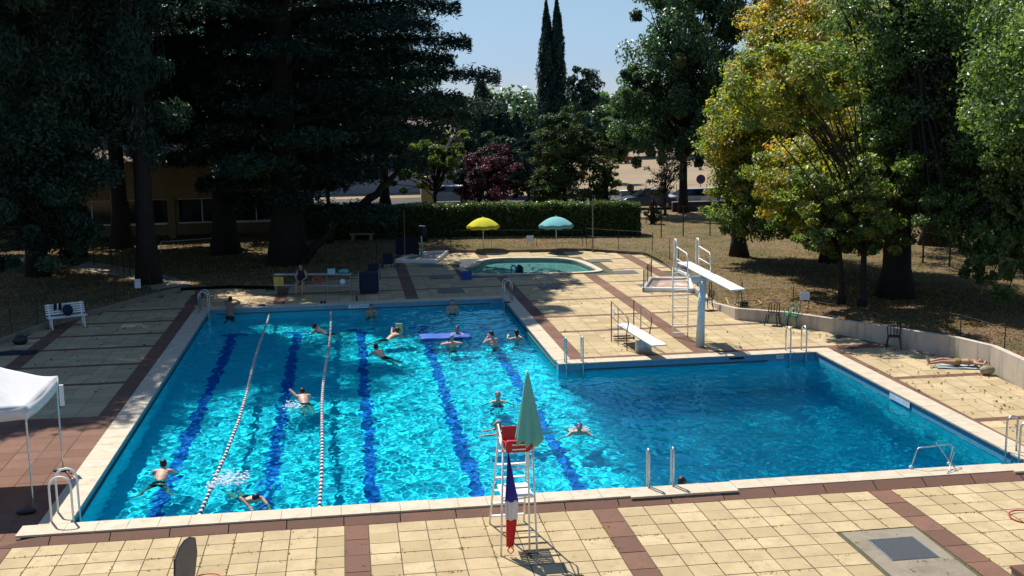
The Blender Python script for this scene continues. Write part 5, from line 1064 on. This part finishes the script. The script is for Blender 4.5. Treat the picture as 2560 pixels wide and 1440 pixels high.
t = empty('no_parking_sign', (0, 0, 0), 'round dark red and blue road sign on a post near the field', 'road sign'); p = at(1752, 448, 66); MB().tube([(p.x, p.y+.03, .1), (p.x, p.y+.03, p.z+.3)], .03, 8).build('post', M_grey, t)
MB().tube([(p.x, p.y-.02, p.z), (p.x, p.y+.01, p.z)], .38, 24).build('disc', mat('sign_red', (.30, .02, .03), .5), t); MB().tube([(p.x, p.y-.03, p.z), (p.x, p.y-.02, p.z)], .28, 24).build('centre', mat('sign_blue', (.03, .04, .15), .5), t)
for i, (px, lab) in enumerate(((1565, 'grey roadside cabinet just right of the light green bush'), (1593, 'dark roadside cabinet beside the grey one'))):
    x, y = gp(px, 512, .12); t = empty('utility_cabinet', (x, y, .12), lab, 'cabinet'); MB().box((0, 0, .55), (.9, .5, 1.1)).build('body', M_grey if i == 0 else M_post, t, bevel=.02); MB().box((0, 0, 1.13), (1.0, .6, .07)).build('lid', M_paper if i == 0 else M_post, t)
a = Vector((*gp(1540, 497, .12), .12)); 
fence('field_railing', 'dark railing along the road at the near side of the field', [gp(1540, 494, .14), gp(1990, 484, .14)], 1.0, 2.5, r=.03, wires=(.3, .6, .97), z=.14)
t = empty('round_road_sign', (0, 0, 0), 'round sign seen from behind on a dark post near the cabinets', 'road sign'); p = at(1576, 470, 64); MB().tube([(p.x, p.y-.03, .1), (p.x, p.y-.03, p.z+.3)], .03, 8).build('post', M_post, t); MB().tube([(p.x, p.y-.01, p.z), (p.x, p.y+.01, p.z)], .3, 20).build('disc', M_wood, t)
# ------------------------------------------------------------------ people
def skinm(name, c):
    t = NT(name); n = t.noise(6, 4); t.pbr(t.ramp(n, [(.35, tuple(x*.88 for x in c)), (.65, c)]), .5, spec=.4); return t.m
SK = [skinm('skin_fair', (.55, .33, .24)), skinm('skin_tan', (.42, .23, .15)), skinm('skin_pink', (.62, .34, .26)), skinm('skin_deep', (.24, .13, .09))]
HR = dict(dark=mat('hair_dark', (.012, .009, .008), .5), brown=mat('hair_brown', (.05, .03, .018), .5), grey=mat('hair_grey', (.30, .28, .27), .6), bald=None, cap=mat('cap_purple', (.10, .06, .20), .4), redcap=mat('cap_red', (.35, .06, .06), .5), wcap=mat('cap_white', (.6, .6, .6), .5))
M_trunks = mat('dark_trunks', (.012, .012, .02), .8); M_bikini = mat('patterned_bikini', (.25, .20, .05), .8, .5, 30); M_suitb = mat('blue_suit', (.02, .04, .14), .7)
def frame3(y, zhint=(0, 0, 1)):
    y = Vector(y).normalized(); z = Vector(zhint); x = y.cross(z)
    if x.length < 1e-3: x = y.cross(Vector((1, 0, 0)))
    x.normalize(); z = x.cross(y); return Matrix((x, y, z)).transposed().to_4x4()
def remesh(mb, name, m, parent, vox=.012, smooth=4):
    me = bpy.data.meshes.new('tmp'); me.from_pydata(mb.v, [], mb.f); me.update(); o = bpy.data.objects.new('tmp', me); C.objects.link(o)
    bm = bmesh.new(); bm.from_mesh(me); bmesh.ops.recalc_face_normals(bm, faces=bm.faces); bm.to_mesh(me); bm.free()
    r = o.modifiers.new('r', 'REMESH'); r.mode = 'VOXEL'; r.voxel_size = vox; s = o.modifiers.new('s', 'SMOOTH'); s.factor = .5; s.iterations = smooth
    dg = bpy.context.evaluated_depsgraph_get(); dg.update(); out = bpy.data.meshes.new_from_object(o.evaluated_get(dg)); bpy.data.objects.remove(o)
    out.name = name; out.polygons.foreach_set('use_smooth', [True]*len(out.polygons)); out.materials.clear(); out.materials.append(m)
    o = bpy.data.objects.new(name, out); C.objects.link(o); o.parent = parent; o.cycles.is_caustics_receiver = True; return o
def limb2(mb, a, b, r0, r1):
    a = Vector(a); b = Vector(b); n = 6; pts = [a.lerp(b, i/n) for i in range(n+1)]; rs = [(r0+(r1-r0)*i/n)*(1+.10*math.sin(math.pi*i/n)) for i in range(n+1)]; mb.tube(pts, rs, 12); mb.ell(a, (r0,)*3, 12, 8); mb.ell(b, (r1,)*3, 12, 8)
def hand(mb, w, d, palm_n=(0, 0, -1), side=1):
    M = frame3(d, palm_n); w = Vector(w); f = lambda x, y, z: w+M.to_3x3() @ Vector((x, y, z))
    mb.ell(f(0, .045, 0), (.040, .052, .018), 10, 8, M)
    for i, (x, L_) in enumerate(((-.031, .062), (-.010, .075), (.011, .080), (.031, .070))): mb.tube([f(x*.9, .075, 0), f(x*1.15, .085+L_*.5, .003), f(x*1.25, .08+L_, -.0+.014)], [.0095, .0088, .0072], 8)
    mb.tube([f(side*.035, .03, 0), f(side*.062, .055, .012), f(side*.070, .088, .016)], [.0115, .0105, .0085], 8)
def person(label, loc, rz, J, skin=0, hair='dark', suit=M_trunks, group=None, top=False, slim=1.0, longhair=False, hands=True, extra=None):
    t = empty('person', loc, label, 'person', group, rz); mb = MB(); V = lambda k: Vector(J[k]); loc = tuple(loc)
    pel, ch, nk, hd = V('pel'), V('chest'), V('neck'), V('head'); lat_s = (V('shR')-V('shL')).normalized(); lat_h = (V('hipR')-V('hipL')).normalized()
    N_ = 11
    for i in range(N_+1):
        f = i/N_; p = pel.lerp(ch, f/.72) if f < .72 else ch.lerp(nk, (f-.72)/.28); up = (ch-pel).normalized(); lat = lat_h.lerp(lat_s, f).normalized(); fw = up.cross(lat).normalized() if True else 0; lat = fw.cross(up)
        rx = np.interp(f, [0, .3, .7, .88, 1], [.155, .125, .165, .15, .06])*slim; ry = np.interp(f, [0, .3, .7, .9, 1], [.115, .095, .12, .09, .055])*slim
        mb.ell(p, (rx, ry, .075), 16, 8, Matrix((lat, fw, up)).transposed().to_4x4())
    limb2(mb, nk, hd-(hd-nk)*.3, .056, .05); mb.tube([V('shL'), nk.lerp(ch, .25), V('shR')], [.058, .075, .058], 12)
    for s in 'LR':
        limb2(mb, V('sh'+s), V('el'+s), .052*slim, .038*slim); limb2(mb, V('el'+s), V('wr'+s), .040*slim, .026)
        if hands: hand(mb, V('wr'+s), V('wr'+s)-V('el'+s), (0, 0, 1), 1 if s == 'L' else -1)
        limb2(mb, V('hip'+s), V('kn'+s), .086*slim, .055*slim); limb2(mb, V('kn'+s), V('an'+s), .056*slim, .034)
        fd = Vector(J.get('foot'+s, (0, .8, -.4))).normalized(); mb.ell(V('an'+s)+fd*.075, (.042, .115, .034), 12, 8, frame3(fd)); mb.ell(V('an'+s)+fd*.16, (.045, .045, .022), 10, 6, frame3(fd))
    face = Vector(J['face']).normalized(); hu = (hd-nk).normalized(); HM = frame3(face, hu if abs(hu.dot(face)) < .9 else Vector(J.get('crown', (0, 0, 1)))); h = lambda x, y, z: hd+HM.to_3x3() @ Vector((x, y, z))
    mb.ell(h(0, -.012, .025), (.076, .094, .088), 16, 12, HM); mb.ell(h(0, .018, -.035), (.058, .070, .072), 14, 10, HM); mb.ell(h(0, .060, -.085), (.026, .022, .022), 10, 8, HM)
    mb.tube([h(0, .082, .012), h(0, .102, -.018), h(0, .100, -.030)], [.009, .014, .016], 8); mb.ell(h(0, .084, -.056), (.024, .010, .010), 10, 6, HM)
    for s in (-1, 1): mb.ell(h(s*.077, -.005, -.005), (.012, .022, .032), 8, 6, HM); mb.ell(h(s*.030, .080, .022), (.024, .010, .008), 8, 6, HM)
    remesh(mb, 'body', SK[skin], t)
    for s in (-1, 1): MB().ell(h(s*.030, .083, .006), (.011, .008, .008), 8, 6, HM).build('eye', M_black, t, smooth=True)
    if hair != 'bald':
        hb = MB(); vs = []
        hb.ell(h(0, -.026, .040), (.086, .094, .088), 18, 12, HM)
        if longhair: hb.ell(h(0, -.075, -.05), (.06, .05, .10), 14, 10, HM)
        hb.ell(h(0, -.055, -.015), (.074, .058, .065), 14, 10, HM); remesh(hb, 'hair' if 'cap' not in hair else 'swim_cap', HR[hair], t, .01, 3)
    if suit:
        sb = MB()
        for i in range(4): f = i/4*.26; p = pel.lerp(ch, f/.72)-(ch-pel).normalized()*.03; up = (ch-pel).normalized(); fw = up.cross(lat_h).normalized(); sb.ell(p, (.172*slim, .132*slim, .075), 16, 8, Matrix((fw.cross(up), fw, up)).transposed().to_4x4())
        for s in 'LR': a = V('hip'+s); b = a.lerp(V('kn'+s), .34 if not top else .05); sb.tube([a, b], [.098*slim, .094*slim], 12)
        remesh(sb, 'swim_trunks' if not top else 'bikini_bottom', suit, t, .013, 3)
        if top: sb = MB(); up = (ch-pel).normalized(); fw = up.cross(lat_s).normalized(); sb.ell(ch+up*.0, (.178*slim, .135*slim, .05), 16, 8, Matrix((fw.cross(up), fw, up)).transposed().to_4x4()); remesh(sb, 'bikini_top', suit, t, .012, 3)
    if extra: extra(t, h)
    return t
def pose_upright(lean=.12, arms='fwd', depth=1.4, lift=0, turn=(0, 1, 0), legs='kick'):
    """head and shoulders above the water, origin at the water surface"""
    s = .02+lift; ch = Vector((0, -lean, -.22+s)); nk = Vector((0, -.02, .02+s)); hd = Vector((0, .03, .17+s)); pel = Vector((0, -.16-lean*1.6, -.66+s))
    J = dict(pel=pel, chest=ch, neck=nk, head=hd, face=turn, shL=(-.18, -.04, -.04+s), shR=(.18, -.04, -.04+s), hipL=pel+Vector((-.09, 0, -.06)), hipR=pel+Vector((.09, 0, -.06)),
             knL=pel+Vector((-.14, .12, -.42)), knR=pel+Vector((.12, .02, -.45)), anL=pel+Vector((-.16, -.12, -.78)), anR=pel+Vector((.14, -.05, -.85)))
    A = dict(fwd=((-.30, .18, -.10), (-.20, .42, -.03)), wide=((-.38, .08, -.16), (-.54, .22, -.16)), over=((-.32, .20, .02), (-.10, .38, .06)), back=((-.27, -.02, -.28), (-.24, .14, -.42)), wall=((-.30, -.14, -.10), (-.40, -.20, .02)), ring=((-.38, .12, -.09), (-.20, .34, -.07)), face_=((-.22, .16, -.16), (-.06, .20, .02)))[arms]
    for sgn, k in ((1, 'L'), (-1, 'R')): J['el'+k] = (A[0][0]*sgn, A[0][1], A[0][2]+s); J['wr'+k] = (A[1][0]*sgn, A[1][1], A[1][2]+s)
    J['footL'] = J['footR'] = (0, .2, -.9); return J
def pose_prone(arms='breast', up=.0, legs='frog', head_up=.14):
    """swimming along +y near the surface"""
    J = dict(pel=(0, -.60, -.24+up), chest=(0, -.24, -.07+up), neck=(0, -.03, .03+up), head=(0, .07, .06+up+head_up*.6), face=(0, 1, .1 if head_up > .1 else -.8), shL=(-.19, -.08, .0+up), shR=(.19, -.08, .0+up), hipL=(-.09, -.66, -.26+up), hipR=(.09, -.66, -.26+up), crown=(0, .3, 1))
    if legs == 'frog': J.update(knL=(-.26, -.84, -.34), knR=(.26, -.84, -.34), anL=(-.34, -1.14, -.40), anR=(.34, -1.14, -.40), footL=(-.7, -.6, 0), footR=(.7, -.6, 0))
    else: J.update(knL=(-.11, -1.06, -.30), knR=(.11, -1.08, -.24), anL=(-.10, -1.46, -.42), anR=(.12, -1.46, -.28), footL=(0, -1, -.1), footR=(0, -1, .1))
    if arms == 'breast': J.update(elL=(-.32, .12, -.18), wrL=(-.18, .34, -.20), elR=(.32, .12, -.18), wrR=(.18, .34, -.20))
    elif arms == 'wide': J.update(elL=(-.42, .04, -.12), wrL=(-.58, .20, -.16), elR=(.42, .04, -.12), wrR=(.58, .20, -.16))
    elif arms == 'long': J.update(elL=(-.22, .22, -.03), wrL=(-.18, .48, -.03), elR=(.22, .20, -.03), wrR=(.20, .46, -.03))
    elif arms == 'crawl': J.update(elL=(-.36, .10, .24), wrL=(-.28, .32, .12), elR=(.24, .18, -.12), wrR=(.16, .42, -.10))
    elif arms == 'crawlR': J.update(elR=(.36, .10, .22), wrR=(.28, .34, .08), elL=(-.24, .18, -.08), wrL=(-.16, .42, -.05))
    return J
WS = -.285
def W(px, py): x, y = gp(px, py, WS); return (x, y, WS)
def ang(a, b): return math.atan2(b[1]-a[1], b[0]-a[0])-math.pi/2
def splash(label, p, n, r, big=1.0):
    x, y = p; mb = MB(); rr = random.Random(int(x*100))
    for _ in range(n):
        a = rr.uniform(0, 6.283); d = r*rr.random()**.6; s = rr.uniform(.008, .028)*big; mb.ell((x+d*math.cos(a), y+d*math.sin(a)*1.3, WS+.01+rr.random()**2*.13), (s*1.6, s*1.3, s*.6), 6, 4)
    o = mb.build('splash', M_foam, smooth=True); o['kind'] = 'stuff'; o['label'] = label
t_ = NT('foam'); p_ = t_.pbr((.80, .88, .92), .3); tr2 = t_.n('ShaderNodeBsdfTransparent'); mx2 = t_.n('ShaderNodeMixShader'); mx2.inputs[0].default_value = .62; t_.l(tr2.outputs[0], mx2.inputs[1]); t_.l(p_.outputs[0], mx2.inputs[2]); t_.l(mx2.outputs[0], t_.out.inputs[0]); M_foam = t_.m
gsw = 'swimmers in the long pool'
person('swimmer with dark hair swimming away in the near left lane, reddish back', W(409, 1182), R(-3), pose_prone('breast', .06, 'frog'), 2, 'dark', group=gsw)
a = W(578, 1218); b = W(642, 1262); person('swimmer in black trunks stretched out toward the near edge, between the ropes', (b[0]-.05, b[1]+.12, WS), ang(a, b), pose_prone('crawlR', .05, 'kick', .0), 0, 'dark', group=gsw)
splash('white churned water behind the feet of the swimmer near the edge', gp(578, 1200, WS), 260, .42); splash('small white ripples between the two lane ropes', gp(528, 1218, WS), 40, .12)
person('swimmer with raised left arm and pale back between the lane ropes', W(757, 994), R(8), pose_prone('crawl', .06, 'kick', .05), 0, 'dark', group=gsw); splash('white splash beside the swimmer between the lane ropes', gp(730, 1018, WS), 90, .3)
person('swimmer with dark hair heading away beyond the right lane rope', W(942, 884), R(28), pose_prone('breast', .08, 'kick'), 0, 'dark', group=gsw)
person('dark haired swimmer in the shaded far lane left of the right rope', W(789, 830), R(60), pose_prone('wide', .08, 'frog'), 1, 'dark', group=gsw)
def board_(t, h): MB().box((-.30, .40, .18), (.3, .04, .42), .4).build('kickboard', mat('yellow_board', (.55, .5, .25), .6), t, bevel=.015)
person('swimmer lifting a pale yellow board out of the water', W(992, 840), R(-50), pose_prone('crawl', .07, 'kick'), 1, 'brown', group=gsw, extra=board_)
person('bather leaning on the far edge of the long pool, facing the camera', (*gp(1131, 781, WS), WS), R(180), pose_upright(.05, 'back', lift=.24), 0, 'brown', group=gsw)
person('dark haired bather under the lettered plate at the far edge', (*gp(928, 788, WS), WS), R(180), pose_upright(.05, 'back', lift=.16), 1, 'dark', group=gsw)
person('big man with bare back leaning on the shaded far left edge', (.95, 24.55, WS), R(-20), pose_upright(.0, 'over', lift=.55), 3, 'dark', slim=1.2, group=gsw)
person('long haired bather behind the blue foam mat', W(1143, 838), R(170), pose_upright(.1, 'fwd', lift=.05), 1, 'dark', longhair=True, group=gsw)
def ring_(t, h): pass
person('bather resting both arms in a circle on the blue foam mat, seen from behind', W(1130, 864), R(2), pose_upright(.1, 'ring', lift=.10), 2, 'grey', group=gsw)
person('broad shouldered man holding his hands before his face, right of the foam mat', W(1229, 862), R(25), pose_upright(.14, 'face_', lift=.20, turn=(-.4, .8, -.3)), 2, 'dark', slim=1.15, group=gsw)
person('bather with dark ponytail near the right wall of the long pool', W(1291, 846), R(10), pose_upright(.1, 'fwd', lift=.02, turn=(-.3, 1, 0)), 0, 'dark', longhair=True, group=gsw)
person('older swimmer with reddish cap and arms spread wide, facing the camera', W(1245, 1004), R(176), pose_upright(.15, 'wide', lift=-.01), 0, 'redcap', group=gsw)
person('bald swimmer reaching both arms forward behind the lifeguard chair', W(1250, 1078), R(97), pose_prone('long', .05, 'kick'), 1, 'grey', group=gsw)
def gog(t, h): MB().tube([h(-.075, .05, .01), h(-.03, .094, .012), h(.03, .094, .012), h(.075, .05, .01)], .014, 6).build('goggles', mat('pink_goggles', (.4, .12, .35), .3), t)
person('swimmer with purple cap and goggles right of the closed parasol', W(1448, 1088), R(172), pose_prone('wide', .05, 'frog', .2), 0, 'cap', group=gsw, extra=gog)
for s in (-1, 1): splash('spray %s the purple capped swimmer' % ('left of' if s < 0 else 'right of'), gp(1448+s*14, 1079, WS), 90, .13, .8)
person('bather with dark hair half hidden behind the near ladder', (13.12, .42, WS), R(-75), pose_upright(.08, 'fwd', lift=.0), 3, 'brown', longhair=True, group=gsw)
# sunbather lying on the right deck
x0_, y0_ = gp(2345, 912, 0); x1_, y1_ = gp(2474, 916, 0); x0_ -= .38; y0_ -= .05; rz = math.atan2(y1_-y0_, x1_-.38-x0_)-math.pi/2
J = dict(pel=(0, .86, .13), chest=(0, 1.22, .14), neck=(0, 1.45, .13), head=(0, 1.60, .13), face=(.0, .1, 1), crown=(0, 1, 0), shL=(-.18, 1.40, .13), shR=(.18, 1.40, .13), elL=(-.36, 1.58, .12), wrL=(-.18, 1.75, .20), elR=(.34, 1.60, .14), wrR=(.12, 1.72, .24), hipL=(-.09, .80, .12), hipR=(.09, .80, .12), knL=(-.12, .44, .18), knR=(.10, .40, .14), anL=(-.12, .06, .08), anR=(.12, .02, .08), footL=(-.2, -.3, .8), footR=(.3, -.3, .8))
person('woman in a yellowish bikini sunbathing on her back on the right deck', (x0_, y0_, .02), rz, J, 1, 'dark', M_bikini, top=True, slim=.9)
M_rot = Matrix.Rotation(rz, 4, 'Z')
P_ = [[tuple(M_rot @ Vector((-.24+.56*i/6, .25+1.7*j/14, .012+.008*math.sin(j*1.3+i)))) for i in range(7)] for j in range(15)]
P_ = [[(a_+x0_, b_+y0_, c_) for a_, b_, c_ in r] for r in P_]
o = MB().grid(P_).build('beach_towel', mat('pale_towel', (.38, .45, .43), .9), smooth=True, solid=.012); tag(o, 'pale towel under the sunbathing woman', 'towel')
x, y = 25.02, 8.0; t = empty('straw_bag', (x, y, 0), 'pale crumpled bag beside the head of the sunbather', 'bag'); MB().ell((0, 0, .13), (.24, .17, .15), 14, 10).build('body', mat('straw', hexc('9c9078'), .9, .4, 12, bump=1), t, smooth=True); MB().tube([(-.1, 0, .22), (-.06, 0, .36), (.06, 0, .36), (.1, 0, .22)], .012, 6).build('handle', M_wood, t)
# person sitting on the shelf
J = dict(pel=(0, 0, .12), chest=(0, .06, .46), neck=(0, .10, .66), head=(0, .14, .82), face=(0, 1, -.2), shL=(-.18, .08, .60), shR=(.18, .08, .60), elL=(-.26, .14, .36), wrL=(-.14, .34, .26), elR=(.26, .14, .36), wrR=(.14, .34, .26), hipL=(-.1, .02, .1), hipR=(.1, .02, .1), knL=(-.14, .42, .14), knR=(.14, .42, .14), anL=(-.13, .46, -.30), anR=(.13, .46, -.30), footL=(0, 1, -.1), footR=(0, 1, -.1))
def shirt(t, h):
    sb = MB()
    for i in range(6): p = Vector((0, .0, .14)).lerp(Vector((0, .09, .60)), i/5); sb.ell(p, (.175, .14, .08), 16, 8)
    remesh(sb, 'shirt', M_navy, t, .014, 3)
pos = onshelf(.36, .44); person('person in dark clothes sitting on the metal shelf in the shade', (pos[0], pos[1]-.1, .44), R(165), J, 1, 'dark', M_trunks, extra=shirt)
